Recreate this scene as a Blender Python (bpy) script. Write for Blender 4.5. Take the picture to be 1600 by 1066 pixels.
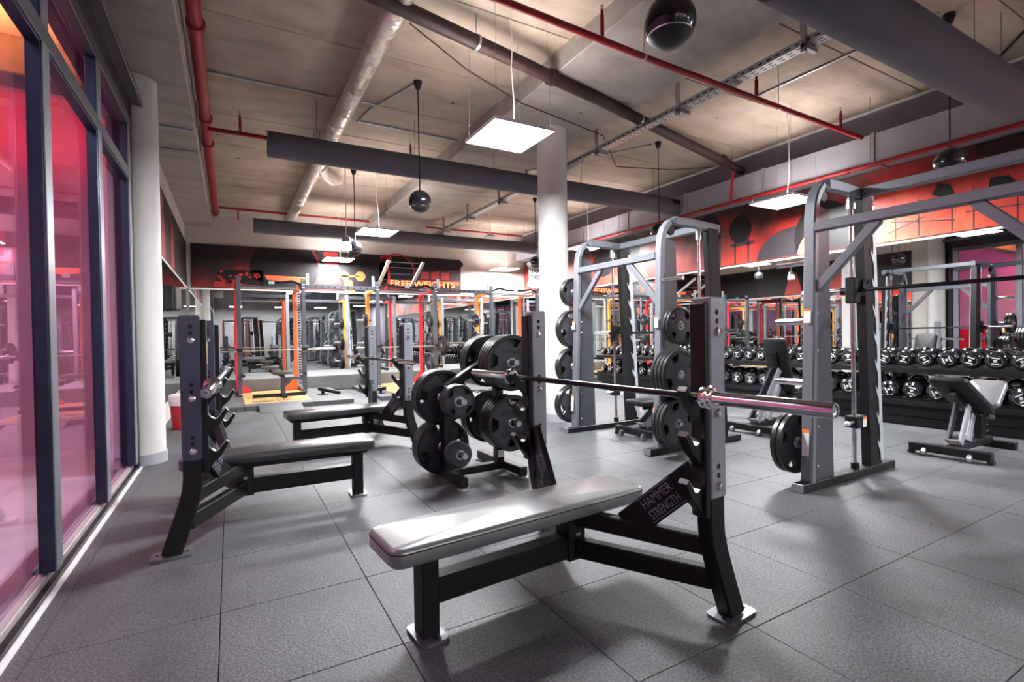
import bpy, bmesh, math, random
from mathutils import Vector as V, Matrix
random.seed(7)
R = math.radians
PI = math.pi
sc = bpy.context.scene
col = sc.collection
for o in list(bpy.data.objects): bpy.data.objects.remove(o)

# ------------------------------------------------------------------ camera, world, exposure
cam = bpy.data.cameras.new('camera')
cam.sensor_width = 36.0
cam.lens = 782.0 / 1600.0 * 36.0
cam.clip_start = 0.05
co = bpy.data.objects.new('camera', cam); col.objects.link(co)
_Y = V((-440, 2, -782)).normalized()
_X = V((1391, 33, -782)).normalized()
_X = (_X - _Y * _X.dot(_Y)).normalized()
_Z = _X.cross(_Y)
co.matrix_world = Matrix((( _X.x, _X.y, _X.z, 0), (_Y.x, _Y.y, _Y.z, 0), (_Z.x, _Z.y, _Z.z, 1.15), (0, 0, 0, 1)))
sc.camera = co
w = bpy.data.worlds.new('world'); sc.world = w; w.use_nodes = True
w.node_tree.nodes['Background'].inputs[0].default_value = (0.55, 0.6, 0.75, 1)
w.node_tree.nodes['Background'].inputs[1].default_value = 0.05
sc.view_settings.view_transform = 'Standard'
sc.view_settings.look = 'None'
sc.view_settings.exposure = 0.15
sc.view_settings.gamma = 1.0
sc.view_settings.use_curve_mapping = False
PANEL_DOWN, PANEL_UP = 250.0, 13.0

def area(name, loc, rot, sx, sy, power, color):
    l = bpy.data.lights.new(name, 'AREA'); l.shape = 'RECTANGLE'; l.size = sx; l.size_y = sy
    l.energy = power; l.color = color
    o = bpy.data.objects.new(name, l); col.objects.link(o); o.location = loc; o.rotation_euler = rot
    return o
# coloured lamps of the room behind the glass (red strip under its ceiling, magenta wall washers)
area('orange_strip_light', (-2.5, 4.80, 3.22), (R(180), 0, 0), 3.2, 0.12, 95, (1.0, 0.30, 0.07))
area('red_wall_strip', (-1.9, 6.45, 3.2), (R(100), 0, 0), 1.9, 0.12, 8, (1.0, 0.03, 0.05))
area('magenta_wall_washer', (-3.2, 5.4, 2.9), (R(70), 0, 0), 2.6, 0.3, 9, (1.0, 0.03, 0.45))
area('magenta_cove_light', (-4.2, 1.0, 3.2), (0, R(50), 0), 0.15, 7.0, 26, (1.0, 0.05, 0.42))
area('annex_white_light', (-1.7, 2.9, 3.3), (0, 0, 0), 0.8, 2.2, 62, (0.80, 0.74, 1.0))

# ------------------------------------------------------------------ materials
MATS = {}
def mat(name, c, rough=0.5, metal=0.0, var=0.0, scale=30.0, bump=0.0, bscale=None, spec=0.5, coat=0.0, c2=None, rvar=0.08, emis=None, estr=0):
    if name in MATS: return MATS[name]
    m = bpy.data.materials.new(name); m.use_nodes = True
    nt = m.node_tree; N = nt.nodes; L = nt.links
    p = N['Principled BSDF']
    p.inputs['Base Color'].default_value = (*c, 1); p.inputs['Roughness'].default_value = rough
    p.inputs['Metallic'].default_value = metal; p.inputs['Specular IOR Level'].default_value = spec
    p.inputs['Coat Weight'].default_value = coat; p.inputs['Coat Roughness'].default_value = 0.28 if coat < 1.01 and 'vinyl' in name else 0.05
    tc = N.new('ShaderNodeTexCoord')
    nz = N.new('ShaderNodeTexNoise'); nz.inputs['Scale'].default_value = scale; nz.inputs['Detail'].default_value = 5
    L.new(tc.outputs['Object'], nz.inputs['Vector'])
    if var > 0 or c2:
        r = N.new('ShaderNodeValToRGB')
        a = c if c2 is None else c; b = tuple(min(1, x * (1 + var)) for x in c) if c2 is None else c2
        a = tuple(x * (1 - var) for x in a)
        r.color_ramp.elements[0].position = 0.32; r.color_ramp.elements[1].position = 0.68
        r.color_ramp.elements[0].color = (*a, 1); r.color_ramp.elements[1].color = (*b, 1)
        L.new(nz.outputs['Fac'], r.inputs['Fac']); L.new(r.outputs['Color'], p.inputs['Base Color'])
    mr = N.new('ShaderNodeMapRange')
    mr.inputs['To Min'].default_value = max(0, rough - rvar); mr.inputs['To Max'].default_value = min(1, rough + rvar)
    L.new(nz.outputs['Fac'], mr.inputs['Value']); L.new(mr.outputs['Result'], p.inputs['Roughness'])
    if bump > 0:
        nb = N.new('ShaderNodeTexNoise'); nb.inputs['Scale'].default_value = bscale or scale * 4; nb.inputs['Detail'].default_value = 4
        L.new(tc.outputs['Object'], nb.inputs['Vector'])
        b = N.new('ShaderNodeBump'); b.inputs['Strength'].default_value = bump; b.inputs['Distance'].default_value = 0.004
        L.new(nb.outputs['Fac'], b.inputs['Height']); L.new(b.outputs['Normal'], p.inputs['Normal'])
    if emis:
        p.inputs['Emission Color'].default_value = (*emis, 1); p.inputs['Emission Strength'].default_value = estr
    MATS[name] = m
    return m

def concrete_mat(name, ca, cb, dark):
    m = bpy.data.materials.new(name); m.use_nodes = True
    nt = m.node_tree; N = nt.nodes; L = nt.links; p = N['Principled BSDF']
    p.inputs['Roughness'].default_value = 0.8
    tc = N.new('ShaderNodeTexCoord'); g = N.new('ShaderNodeNewGeometry')
    n1 = N.new('ShaderNodeTexNoise'); n1.inputs['Scale'].default_value = 0.9; n1.inputs['Detail'].default_value = 8; n1.inputs['Roughness'].default_value = 0.65
    mp = N.new('ShaderNodeMapping'); mp.inputs['Scale'].default_value = (0.8, 2.2, 2.2)
    L.new(g.outputs['Position'], mp.inputs['Vector'])
    n2 = N.new('ShaderNodeTexNoise'); n2.inputs['Scale'].default_value = 2.0; n2.inputs['Detail'].default_value = 6
    L.new(g.outputs['Position'], n1.inputs['Vector']); L.new(mp.outputs['Vector'], n2.inputs['Vector'])
    r = N.new('ShaderNodeValToRGB'); r.color_ramp.elements[0].position = 0.3; r.color_ramp.elements[1].position = 0.7
    r.color_ramp.elements[0].color = (*ca, 1); r.color_ramp.elements[1].color = (*cb, 1)
    L.new(n1.outputs['Fac'], r.inputs['Fac'])
    r2 = N.new('ShaderNodeValToRGB'); r2.color_ramp.elements[0].position = 0.25; r2.color_ramp.elements[1].position = 0.55
    r2.color_ramp.elements[0].color = (*dark, 1); r2.color_ramp.elements[1].color = (1, 1, 1, 1)
    L.new(n2.outputs['Fac'], r2.inputs['Fac'])
    mx = N.new('ShaderNodeMix'); mx.data_type = 'RGBA'; mx.blend_type = 'MULTIPLY'; mx.inputs[0].default_value = 0.5
    L.new(r.outputs['Color'], mx.inputs[6]); L.new(r2.outputs['Color'], mx.inputs[7])
    # small pits and anchor holes
    vo = N.new('ShaderNodeTexVoronoi'); vo.inputs['Scale'].default_value = 1.7
    L.new(g.outputs['Position'], vo.inputs['Vector'])
    r3 = N.new('ShaderNodeValToRGB'); r3.color_ramp.elements[0].position = 0.035; r3.color_ramp.elements[1].position = 0.05
    r3.color_ramp.elements[0].color = (0.15, 0.13, 0.12, 1); r3.color_ramp.elements[1].color = (1, 1, 1, 1)
    L.new(vo.outputs['Distance'], r3.inputs['Fac'])
    mx2 = N.new('ShaderNodeMix'); mx2.data_type = 'RGBA'; mx2.blend_type = 'MULTIPLY'; mx2.inputs[0].default_value = 1
    L.new(mx.outputs[2], mx2.inputs[6]); L.new(r3.outputs['Color'], mx2.inputs[7])
    L.new(mx2.outputs[2], p.inputs['Base Color'])
    n3 = N.new('ShaderNodeTexNoise'); n3.inputs['Scale'].default_value = 25; n3.inputs['Detail'].default_value = 4
    L.new(g.outputs['Position'], n3.inputs['Vector'])
    b = N.new('ShaderNodeBump'); b.inputs['Strength'].default_value = 0.35; b.inputs['Distance'].default_value = 0.01
    L.new(n3.outputs['Fac'], b.inputs['Height']); L.new(b.outputs['Normal'], p.inputs['Normal'])
    return m

def rubber_mat(name, lo, hi, speck):
    m = bpy.data.materials.new(name); m.use_nodes = True
    nt = m.node_tree; N = nt.nodes; L = nt.links; p = N['Principled BSDF']
    g = N.new('ShaderNodeNewGeometry')
    n1 = N.new('ShaderNodeTexNoise'); n1.inputs['Scale'].default_value = 2.2; n1.inputs['Detail'].default_value = 6; n1.inputs['Roughness'].default_value = 0.6
    mp = N.new('ShaderNodeMapping'); mp.inputs['Scale'].default_value = (1, 0.6, 1); mp.inputs['Rotation'].default_value = (0, 0, 0.5)
    L.new(g.outputs['Position'], mp.inputs['Vector']); L.new(mp.outputs['Vector'], n1.inputs['Vector'])
    r = N.new('ShaderNodeValToRGB'); r.color_ramp.elements[0].position = 0.3; r.color_ramp.elements[1].position = 0.72
    r.color_ramp.elements[0].color = (*lo, 1); r.color_ramp.elements[1].color = (*hi, 1)
    L.new(n1.outputs['Fac'], r.inputs['Fac'])
    n2 = N.new('ShaderNodeTexNoise'); n2.inputs['Scale'].default_value = 105; n2.inputs['Detail'].default_value = 3; n2.inputs['Roughness'].default_value = 0.7
    L.new(g.outputs['Position'], n2.inputs['Vector'])
    r2 = N.new('ShaderNodeValToRGB'); r2.color_ramp.elements[0].position = 0.40; r2.color_ramp.elements[1].position = 0.64
    r2.color_ramp.elements[0].color = (0.34, 0.34, 0.35, 1); r2.color_ramp.elements[1].color = (*speck, 1)
    L.new(n2.outputs['Fac'], r2.inputs['Fac'])
    mx = N.new('ShaderNodeMix'); mx.data_type = 'RGBA'; mx.blend_type = 'MULTIPLY'; mx.inputs[0].default_value = 1
    L.new(r.outputs['Color'], mx.inputs[6]); L.new(r2.outputs['Color'], mx.inputs[7])
    L.new(mx.outputs[2], p.inputs['Base Color'])
    p.inputs['Specular IOR Level'].default_value = 0.45
    mr = N.new('ShaderNodeMapRange'); mr.inputs['To Min'].default_value = 0.42; mr.inputs['To Max'].default_value = 0.62
    L.new(n1.outputs['Fac'], mr.inputs['Value']); L.new(mr.outputs['Result'], p.inputs['Roughness'])
    b = N.new('ShaderNodeBump'); b.inputs['Strength'].default_value = 0.5; b.inputs['Distance'].default_value = 0.003
    L.new(n2.outputs['Fac'], b.inputs['Height']); L.new(b.outputs['Normal'], p.inputs['Normal'])
    return m

def glass_mat():
    m = bpy.data.materials.new('window_glass'); m.use_nodes = True
    nt = m.node_tree; N = nt.nodes; L = nt.links
    for n in list(N): N.remove(n)
    out = N.new('ShaderNodeOutputMaterial'); mix = N.new('ShaderNodeMixShader')
    t = N.new('ShaderNodeBsdfTransparent'); t.inputs[0].default_value = (0.93, 0.9, 0.95, 1)
    gl = N.new('ShaderNodeBsdfGlossy'); gl.inputs['Roughness'].default_value = 0.0; gl.inputs[0].default_value = (1, 0.50, 0.78, 1)
    lw = N.new('ShaderNodeLayerWeight'); lw.inputs['Blend'].default_value = 0.5
    pw = N.new('ShaderNodeMath'); pw.operation = 'POWER'; pw.inputs[1].default_value = 3.4
    ml = N.new('ShaderNodeMath'); ml.operation = 'MULTIPLY_ADD'; ml.inputs[1].default_value = 0.6; ml.inputs[2].default_value = 0.03
    L.new(lw.outputs['Facing'], pw.inputs[0]); L.new(pw.outputs[0], ml.inputs[0])
    L.new(ml.outputs[0], mix.inputs[0]); L.new(t.outputs[0], mix.inputs[1]); L.new(gl.outputs[0], mix.inputs[2])
    L.new(mix.outputs[0], out.inputs[0])
    return m

def mirror_mat():
    m = bpy.data.materials.new('mirror'); m.use_nodes = True
    nt = m.node_tree; p = nt.nodes['Principled BSDF']
    p.inputs['Base Color'].default_value = (0.80, 0.83, 0.82, 1); p.inputs['Metallic'].default_value = 1; p.inputs['Roughness'].default_value = 0.0
    return m

def mural_mat(name, axis):
    """printed wall graphic: black to red to orange clouds; axis = horizontal axis of the print"""
    m = bpy.data.materials.new(name); m.use_nodes = True
    nt = m.node_tree; N = nt.nodes; L = nt.links; p = N['Principled BSDF']
    p.inputs['Roughness'].default_value = 0.45
    g = N.new('ShaderNodeNewGeometry')
    n1 = N.new('ShaderNodeTexNoise'); n1.inputs['Scale'].default_value = 0.75; n1.inputs['Detail'].default_value = 7; n1.inputs['Roughness'].default_value = 0.6
    L.new(g.outputs['Position'], n1.inputs['Vector'])
    sx = N.new('ShaderNodeSeparateXYZ'); L.new(g.outputs['Position'], sx.inputs[0])
    mr = N.new('ShaderNodeMapRange'); mr.inputs['From Min'].default_value = 2.27; mr.inputs['From Max'].default_value = 3.25
    mr.inputs['To Min'].default_value = 0.18 if axis == 'Y' else 0.06; mr.inputs['To Max'].default_value = -0.20
    L.new(sx.outputs[2], mr.inputs['Value'])
    ad = N.new('ShaderNodeMath'); ad.operation = 'ADD'
    L.new(n1.outputs['Fac'], ad.inputs[0]); L.new(mr.outputs['Result'], ad.inputs[1])
    r = N.new('ShaderNodeValToRGB'); cr = r.color_ramp
    if axis == 'Y':
        st = [(0.34, (0.02, 0.002, 0.002)), (0.48, (0.26, 0.010, 0.008)), (0.62, (0.60, 0.035, 0.018)), (0.80, (0.85, 0.19, 0.06))]
    else:
        st = [(0.34, (0.006, 0.004, 0.004)), (0.52, (0.05, 0.004, 0.004)), (0.62, (0.25, 0.008, 0.008)), (0.8, (0.6, 0.05, 0.02))]
    cr.elements[0].position = st[0][0]; cr.elements[0].color = (*st[0][1], 1)
    cr.elements[1].position = st[-1][0]; cr.elements[1].color = (*st[-1][1], 1)
    for pos, c in st[1:-1]:
        e = cr.elements.new(pos); e.color = (*c, 1)
    L.new(ad.outputs[0], r.inputs['Fac']); L.new(r.outputs['Color'], p.inputs['Base Color'])
    return m

def wood_mat():
    m = bpy.data.materials.new('platform_wood'); m.use_nodes = True
    nt = m.node_tree; N = nt.nodes; L = nt.links; p = N['Principled BSDF']
    p.inputs['Roughness'].default_value = 0.32
    tc = N.new('ShaderNodeTexCoord'); mp = N.new('ShaderNodeMapping'); mp.inputs['Scale'].default_value = (14, 0.9, 1)
    L.new(tc.outputs['Object'], mp.inputs['Vector'])
    n = N.new('ShaderNodeTexNoise'); n.inputs['Scale'].default_value = 2; n.inputs['Detail'].default_value = 6
    L.new(mp.outputs['Vector'], n.inputs['Vector'])
    r = N.new('ShaderNodeValToRGB'); r.color_ramp.elements[0].position = 0.3; r.color_ramp.elements[1].position = 0.7
    r.color_ramp.elements[0].color = (0.55, 0.30, 0.10, 1); r.color_ramp.elements[1].color = (0.85, 0.56, 0.25, 1)
    L.new(n.outputs['Fac'], r.inputs['Fac']); L.new(r.outputs['Color'], p.inputs['Base Color'])
    return m

def emit_mat(name, c, s):
    m = bpy.data.materials.new(name); m.use_nodes = True
    nt = m.node_tree; N = nt.nodes
    for n in list(N): N.remove(n)
    o = N.new('ShaderNodeOutputMaterial'); e = N.new('ShaderNodeEmission'); e.inputs[0].default_value = (*c, 1); e.inputs[1].default_value = s
    nt.links.new(e.outputs[0], o.inputs[0])
    return m

M_CONC = concrete_mat('ceiling_concrete', (0.25, 0.195, 0.155), (0.42, 0.325, 0.26), (0.40, 0.38, 0.40))
M_CONCB = concrete_mat('beam_concrete', (0.22, 0.19, 0.18), (0.36, 0.31, 0.285), (0.4, 0.4, 0.42))
M_RUB = rubber_mat('rubber_floor', (0.062, 0.064, 0.070), (0.155, 0.158, 0.168), (1.15, 1.16, 1.18))
M_RUB2 = rubber_mat('platform_rubber', (0.10, 0.10, 0.105), (0.16, 0.16, 0.165), (1.0, 1.0, 1.02))
M_LEDGE = rubber_mat('speckled_ledge', (0.10, 0.10, 0.10), (0.16, 0.16, 0.16), (1.9, 1.9, 1.9))
M_JOINT = mat('joint_black', (0.012, 0.012, 0.014), 0.9)
M_WALL = mat('wall_paint', (0.50, 0.46, 0.43), 0.75, var=0.04, scale=3, bump=0.1, bscale=90)
M_WALLP = mat('shaded_wall_paint', (0.15, 0.135, 0.17), 0.75, var=0.06, scale=2, bump=0.1, bscale=90)  # wall paint darkened to purple, carrying the shade under the slab
M_COL = mat('column_paint', (0.62, 0.60, 0.59), 0.6, var=0.03, scale=3, bump=0.05, bscale=120)
M_SKIRT = mat('skirting_grey', (0.35, 0.35, 0.38), 0.5, var=0.05)
M_FRAME = mat('frame_anthracite', (0.018, 0.028, 0.055), 0.35, metal=0.3, var=0.1, scale=12)
M_GLASS = glass_mat(); M_MIR = mirror_mat()
M_BLK = mat('black_powder_coat', (0.007, 0.007, 0.0085), 0.42, var=0.15, scale=60, bump=0.05, bscale=400, spec=0.28)
M_GRYDIM = mat('dimmed_grey_powder_coat', (0.06, 0.066, 0.10), 0.36, metal=0.3, var=0.06, scale=40, bump=0.04, bscale=400)  # upright grey darkened to hold the dim light by the glass
M_GRYS = mat('steel_grey_powder_coat', (0.18, 0.19, 0.22), 0.36, metal=0.3, var=0.06, scale=40, bump=0.04, bscale=400)
M_GRY = mat('platinum_powder_coat', (0.30, 0.305, 0.34), 0.36, metal=0.3, var=0.06, scale=40, bump=0.04, bscale=400)
M_DGRY = mat('charcoal_powder_coat', (0.065, 0.068, 0.084), 0.38, metal=0.2, var=0.08, scale=40, bump=0.04, bscale=400)
M_CHR = mat('chrome', (0.78, 0.78, 0.80), 0.12, metal=1, rvar=0.04)
M_STEEL = mat('brushed_steel', (0.55, 0.56, 0.58), 0.3, metal=1, var=0.08, scale=80)
M_SILL = mat('sill_stone', (0.30, 0.26, 0.275), 0.5, var=0.15, scale=9)
M_FOOT = mat('dull_zinc', (0.22, 0.225, 0.24), 0.4, metal=0.8, var=0.15, scale=30)
M_CATCH = mat('zinc_plate', (0.55, 0.60, 0.64), 0.45, metal=0.5, var=0.05)
M_GALV = mat('galvanised_steel', (0.45, 0.46, 0.49), 0.38, metal=0.85, var=0.2, scale=25)
M_BARD = mat('bar_black_oxide', (0.03, 0.03, 0.032), 0.3, metal=0.8)
M_VING = mat('grey_vinyl', (0.15, 0.153, 0.163), 0.34, var=0.06, scale=15, bump=0.10, bscale=260, spec=1.0, coat=1.0)
M_VINB = mat('matt_black_vinyl', (0.010, 0.010, 0.012), 0.5, var=0.1, scale=15, bump=0.12, bscale=260, spec=0.3)
M_VIN = mat('black_vinyl', (0.022, 0.022, 0.026), 0.34, var=0.1, scale=15, bump=0.10, bscale=260, spec=0.8, coat=0.6)
M_RUBP = mat('black_plate_rubber', (0.009, 0.009, 0.0105), 0.36, var=0.15, scale=30, bump=0.06, bscale=150)
M_PLF = mat('plate_face', (0.030, 0.031, 0.038), 0.40, var=0.1, scale=30, bump=0.06, bscale=200)
M_RED = mat('red_pipe_paint', (0.24, 0.007, 0.011), 0.42, spec=0.3, var=0.1, scale=10)
M_DRED = mat('dark_red_pipe', (0.022, 0.007, 0.007), 0.6, spec=0.3, var=0.15, scale=10)
M_ORG = mat('orange_powder_coat', (0.85, 0.13, 0.02), 0.4, var=0.05, scale=10)
M_ORGLIT = mat('lit_orange_powder_coat', (0.85, 0.30, 0.04), 0.4, var=0.05, scale=10)  # rack upright orange in its brightly lit tone
M_RED_ORGDIM = mat('red_and_shaded_orange_coat', (0.60, 0.015, 0.025), 0.4, var=0.05, scale=10)  # rack upright orange-red in its shaded tone; plain red on the annex wall
M_DUCT = mat('textile_duct_grey', (0.085, 0.08, 0.10), 0.7, var=0.06, scale=4, bump=0.15, bscale=60)
M_FOIL = mat('foil_duct', (0.78, 0.72, 0.67), 0.30, metal=0.85, var=0.08, scale=30, bump=0.30, bscale=45)
M_SPK = mat('black_gloss_plastic', (0.008, 0.008, 0.010), 0.16, coat=0.4)
M_GRILL = mat('speaker_grill', (0.012, 0.012, 0.014), 0.6)
M_CAB = mat('speaker_cabinet', (0.008, 0.008, 0.009), 0.6)
M_WHITE = mat('white_plastic', (0.8, 0.8, 0.8), 0.4)
M_WIRE = mat('wire_grey', (0.16, 0.15, 0.15), 0.5, metal=0.4)
M_WOOD = wood_mat()
M_BIN = mat('red_bin_plastic', (0.45, 0.012, 0.02), 0.35, var=0.05)
M_LINER = mat('bin_liner', (0.75, 0.62, 0.64), 0.4, var=0.1, scale=20, bump=0.5, bscale=30)
M_STK = mat('sticker_white', (0.75, 0.75, 0.75), 0.5)
M_STKO = mat('sticker_orange', (0.85, 0.22, 0.04), 0.5)
M_PRB = mat('print_black', (0.006, 0.004, 0.005), 0.5, spec=0.3)
M_PRG = mat('print_dark_grey', (0.022, 0.016, 0.02), 0.45, var=0.2, scale=6)
M_PRR = mat('print_red', (0.38, 0.014, 0.011), 0.45, var=0.15, scale=6)
M_PRO = mat('print_orange', (0.58, 0.085, 0.020), 0.45, var=0.15, scale=5)
M_PRY = mat('print_amber', (0.70, 0.26, 0.08), 0.45, var=0.1, scale=5)
M_PINK = mat('annex_wall_paint', (0.62, 0.45, 0.55), 0.7, var=0.08, scale=1.5)
M_ANNF = mat('annex_concrete_floor', (0.62, 0.60, 0.64), 0.55, var=0.12, scale=2.0, c2=(0.74, 0.72, 0.76))
M_ANNC = mat('annex_ceiling_paint', (0.62, 0.58, 0.55), 0.8, var=0.2, scale=1.5)
M_MURB = mural_mat('mural_back', 'X'); M_MURR = mural_mat('mural_right', 'Y')
M_PDN = emit_mat('panel_diffuser', (0.97, 0.985, 1.0), PANEL_DOWN)
M_PUP = emit_mat('panel_added_glow', (1.0, 0.86, 0.72), PANEL_UP)  # added glow for the panel tops, lifts the ceiling brightness
M_LAMP = emit_mat('lamp_glow', (1.0, 0.97, 0.93), 9.0)
M_LETW = mat('letter_grey', (0.22, 0.23, 0.30), 0.4)
M_LETY = mat('letter_amber', (1.0, 0.45, 0.15), 0.5, emis=(1.0, 0.33, 0.12), estr=1.0)
M_LETR = mat('letter_red', (0.8, 0.03, 0.02), 0.5, emis=(1.0, 0.04, 0.02), estr=0.8)

# ------------------------------------------------------------------ mesh helpers
class MB:
    def __init__(s): s.v = []; s.f = []
    def add(s, vs, fs):
        k = len(s.v); s.v += [tuple(v) for v in vs]; s.f += [tuple(i + k for i in f) for f in fs]; return s
    def boxm(s, M, sx, sy, sz, c=0.0):
        h = (sx / 2, sy / 2, sz / 2)
        if c <= 0:
            vs = [M @ V((a * h[0], b * h[1], d * h[2])) for a in (-1, 1) for b in (-1, 1) for d in (-1, 1)]
            return s.add(vs, [(0, 1, 3, 2), (4, 6, 7, 5), (0, 4, 5, 1), (2, 3, 7, 6), (0, 2, 6, 4), (1, 5, 7, 3)])
        c = min(c, min(h) * 0.9); vs = []; ix = {}
        for a in (-1, 1):
            for b in (-1, 1):
                for d in (-1, 1):
                    for ax in range(3):
                        p = [a * h[0], b * h[1], d * h[2]]; sg = (a, b, d)
                        for q in range(3):
                            if q != ax: p[q] -= sg[q] * c
                        ix[(a, b, d, ax)] = len(vs); vs.append(M @ V(p))
        fs = []
        I = lambda sg, ax: ix[(sg[0], sg[1], sg[2], ax)]
        for ax in range(3):
            u, w_ = [q for q in range(3) if q != ax]
            for sv in (-1, 1):
                ring = []
                for (a, b) in ((-1, -1), (1, -1), (1, 1), (-1, 1)):
                    g = [0, 0, 0]; g[ax] = sv; g[u] = a; g[w_] = b; ring.append(I(g, ax))
                fs.append(tuple(ring))
            for a in (-1, 1):
                for b in (-1, 1):
                    g1 = [0, 0, 0]; g1[u] = a; g1[w_] = b; g2 = list(g1); g1[ax] = -1; g2[ax] = 1
                    fs.append((I(g1, u), I(g1, w_), I(g2, w_), I(g2, u)))
        for a in (-1, 1):
            for b in (-1, 1):
                for d in (-1, 1): fs.append(tuple(ix[(a, b, d, ax)] for ax in range(3)))
        return s.add(vs, fs)
    def box(s, c, sz, ch=0.0, rz=0.0):
        return s.boxm(Matrix.Translation(V(c)) @ Matrix.Rotation(rz, 4, 'Z'), *sz, ch)
    def lim(s, x0, x1, y0, y1, z0, z1, ch=0.0):
        return s.box(((x0 + x1) / 2, (y0 + y1) / 2, (z0 + z1) / 2), (abs(x1 - x0), abs(y1 - y0), abs(z1 - z0)), ch)
    def bar(s, p0, p1, w_, h, up=(0, 0, 1), ch=0.004):
        p0 = V(p0); p1 = V(p1); t = (p1 - p0); ln = t.length; t.normalize(); u = V(up)
        if abs(t.dot(u)) > 0.98: u = V((1, 0, 0)) if abs(t.x) < 0.9 else V((0, 1, 0))
        side = t.cross(u).normalized(); u2 = side.cross(t)
        c = (p0 + p1) / 2
        M = Matrix(((t.x, side.x, u2.x, c.x), (t.y, side.y, u2.y, c.y), (t.z, side.z, u2.z, c.z), (0, 0, 0, 1)))
        return s.boxm(M, ln, w_, h, ch)
    def sweep(s, path, prof, up=(0, 0, 1), cap=True):
        P = [V(p) for p in path]; n = len(P); m = len(prof); vs = []; fs = []; u = V(up)
        for i in range(n):
            t = ((P[min(i + 1, n - 1)] - P[max(i - 1, 0)])).normalized()
            uu = u
            if abs(t.dot(uu)) > 0.97: uu = V((1, 0, 0)) if abs(t.x) < 0.8 else V((0, 1, 0))
            sd = t.cross(uu).normalized(); u2 = sd.cross(t)
            for a, b in prof: vs.append(P[i] + sd * a + u2 * b)
        for i in range(n - 1):
            for j in range(m):
                k = (j + 1) % m; fs.append((i * m + j, i * m + k, (i + 1) * m + k, (i + 1) * m + j))
        if cap: fs.append(tuple(range(m))[::-1]); fs.append(tuple((n - 1) * m + j for j in range(m)))
        return s.add(vs, fs)
    def tube(s, path, r, n=10, up=(0, 0, 1), cap=True):
        return s.sweep(path, [(r * math.cos(2 * PI * j / n), r * math.sin(2 * PI * j / n)) for j in range(n)], up, cap)
    def rect(s, path, w_, h, up=(0, 0, 1), c=0.006):
        a, b = w_ / 2, h / 2
        return s.sweep(path, [(-a + c, -b), (a - c, -b), (a, -b + c), (a, b - c), (a - c, b), (-a + c, b), (-a, b - c), (-a, -b + c)], up)
    def lathe(s, prof, o, ax, n=24, close=True):
        """prof: (radius, height along ax)"""
        o = V(o); ax = V(ax).normalized(); a = ax.orthogonal().normalized(); b = ax.cross(a); vs = []; fs = []; m = len(prof)
        for j in range(n):
            d = a * math.cos(2 * PI * j / n) + b * math.sin(2 * PI * j / n)
            for r, h in prof: vs.append(o + ax * h + d * r)
        for j in range(n):
            k = (j + 1) % n
            for i in range(m - 1): fs.append((j * m + i, k * m + i, k * m + i + 1, j * m + i + 1))
        if close:
            if prof[0][0] > 1e-6: fs.append(tuple(j * m for j in range(n)))
            if prof[-1][0] > 1e-6: fs.append(tuple(j * m + m - 1 for j in range(n))[::-1])
        return s.add(vs, fs)
    def cyl(s, p0, p1, r, n=16, r1=None):
        p0 = V(p0); p1 = V(p1); d = p1 - p0
        return s.lathe([(r, 0), (r if r1 is None else r1, d.length)], p0, d, n)
    def prism(s, poly, o, ex, ey, th, n=None):
        """polygon in plane (ex, ey), extruded by th along ex x ey"""
        o = V(o); ex = V(ex); ey = V(ey); ez = ex.cross(ey).normalized(); m = len(poly)
        vs = [o + ex * a + ey * b for a, b in poly] + [o + ex * a + ey * b + ez * th for a, b in poly]
        fs = [tuple(range(m))[::-1], tuple(range(m, 2 * m))] + [(i, (i + 1) % m, m + (i + 1) % m, m + i) for i in range(m)]
        return s.add(vs, fs)
    def pad(s, L_, W, T, r, M, bulge=0.012):
        """upholstered pad with rounded corners, centre of its top plane at M's origin"""
        prof = [(0.012, -T), (0.0, -T + 0.012), (0.0, -0.016), (0.006, -0.005), (0.018, 0.0)]
        rings = []; N_ = 6
        for ins, z in prof:
            pts = []
            hx, hy, rr = L_ / 2 - ins, W / 2 - ins, max(r - ins, 0.004)
            for cx, cy, a0 in ((hx - rr, hy - rr, 0), (-hx + rr, hy - rr, 90), (-hx + rr, -hy + rr, 180), (hx - rr, -hy + rr, 270)):
                for i in range(N_ + 1):
                    a = R(a0 + 90 * i / N_); pts.append(M @ V((cx + rr * math.cos(a), cy + rr * math.sin(a), z)))
            rings.append(pts)
        m = len(rings[0]); vs = [p for q in rings for p in q]; fs = []
        for i in range(len(rings) - 1):
            for j in range(m): fs.append((i * m + j, i * m + (j + 1) % m, (i + 1) * m + (j + 1) % m, (i + 1) * m + j))
        fs.append(tuple(range(m))[::-1])
        k = len(vs); vs.append(M @ V((0, 0, bulge * 0.35))); b = (len(rings) - 1) * m
        for j in range(m): fs.append((b + j, b + (j + 1) % m, k))
        return s.add(vs, fs)
    def build(s, name, m, parent=None, smooth=True, kind=None, ang=32):
        me = bpy.data.meshes.new(name); me.from_pydata(s.v, [], s.f)
        bm = bmesh.new(); bm.from_mesh(me); bmesh.ops.recalc_face_normals(bm, faces=bm.faces); bm.to_mesh(me); bm.free()
        me.materials.append(m)
        if smooth:
            me.polygons.foreach_set('use_smooth', [True] * len(me.polygons)); me.set_sharp_from_angle(angle=R(ang))
        return link(name, me, parent, kind)

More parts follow.
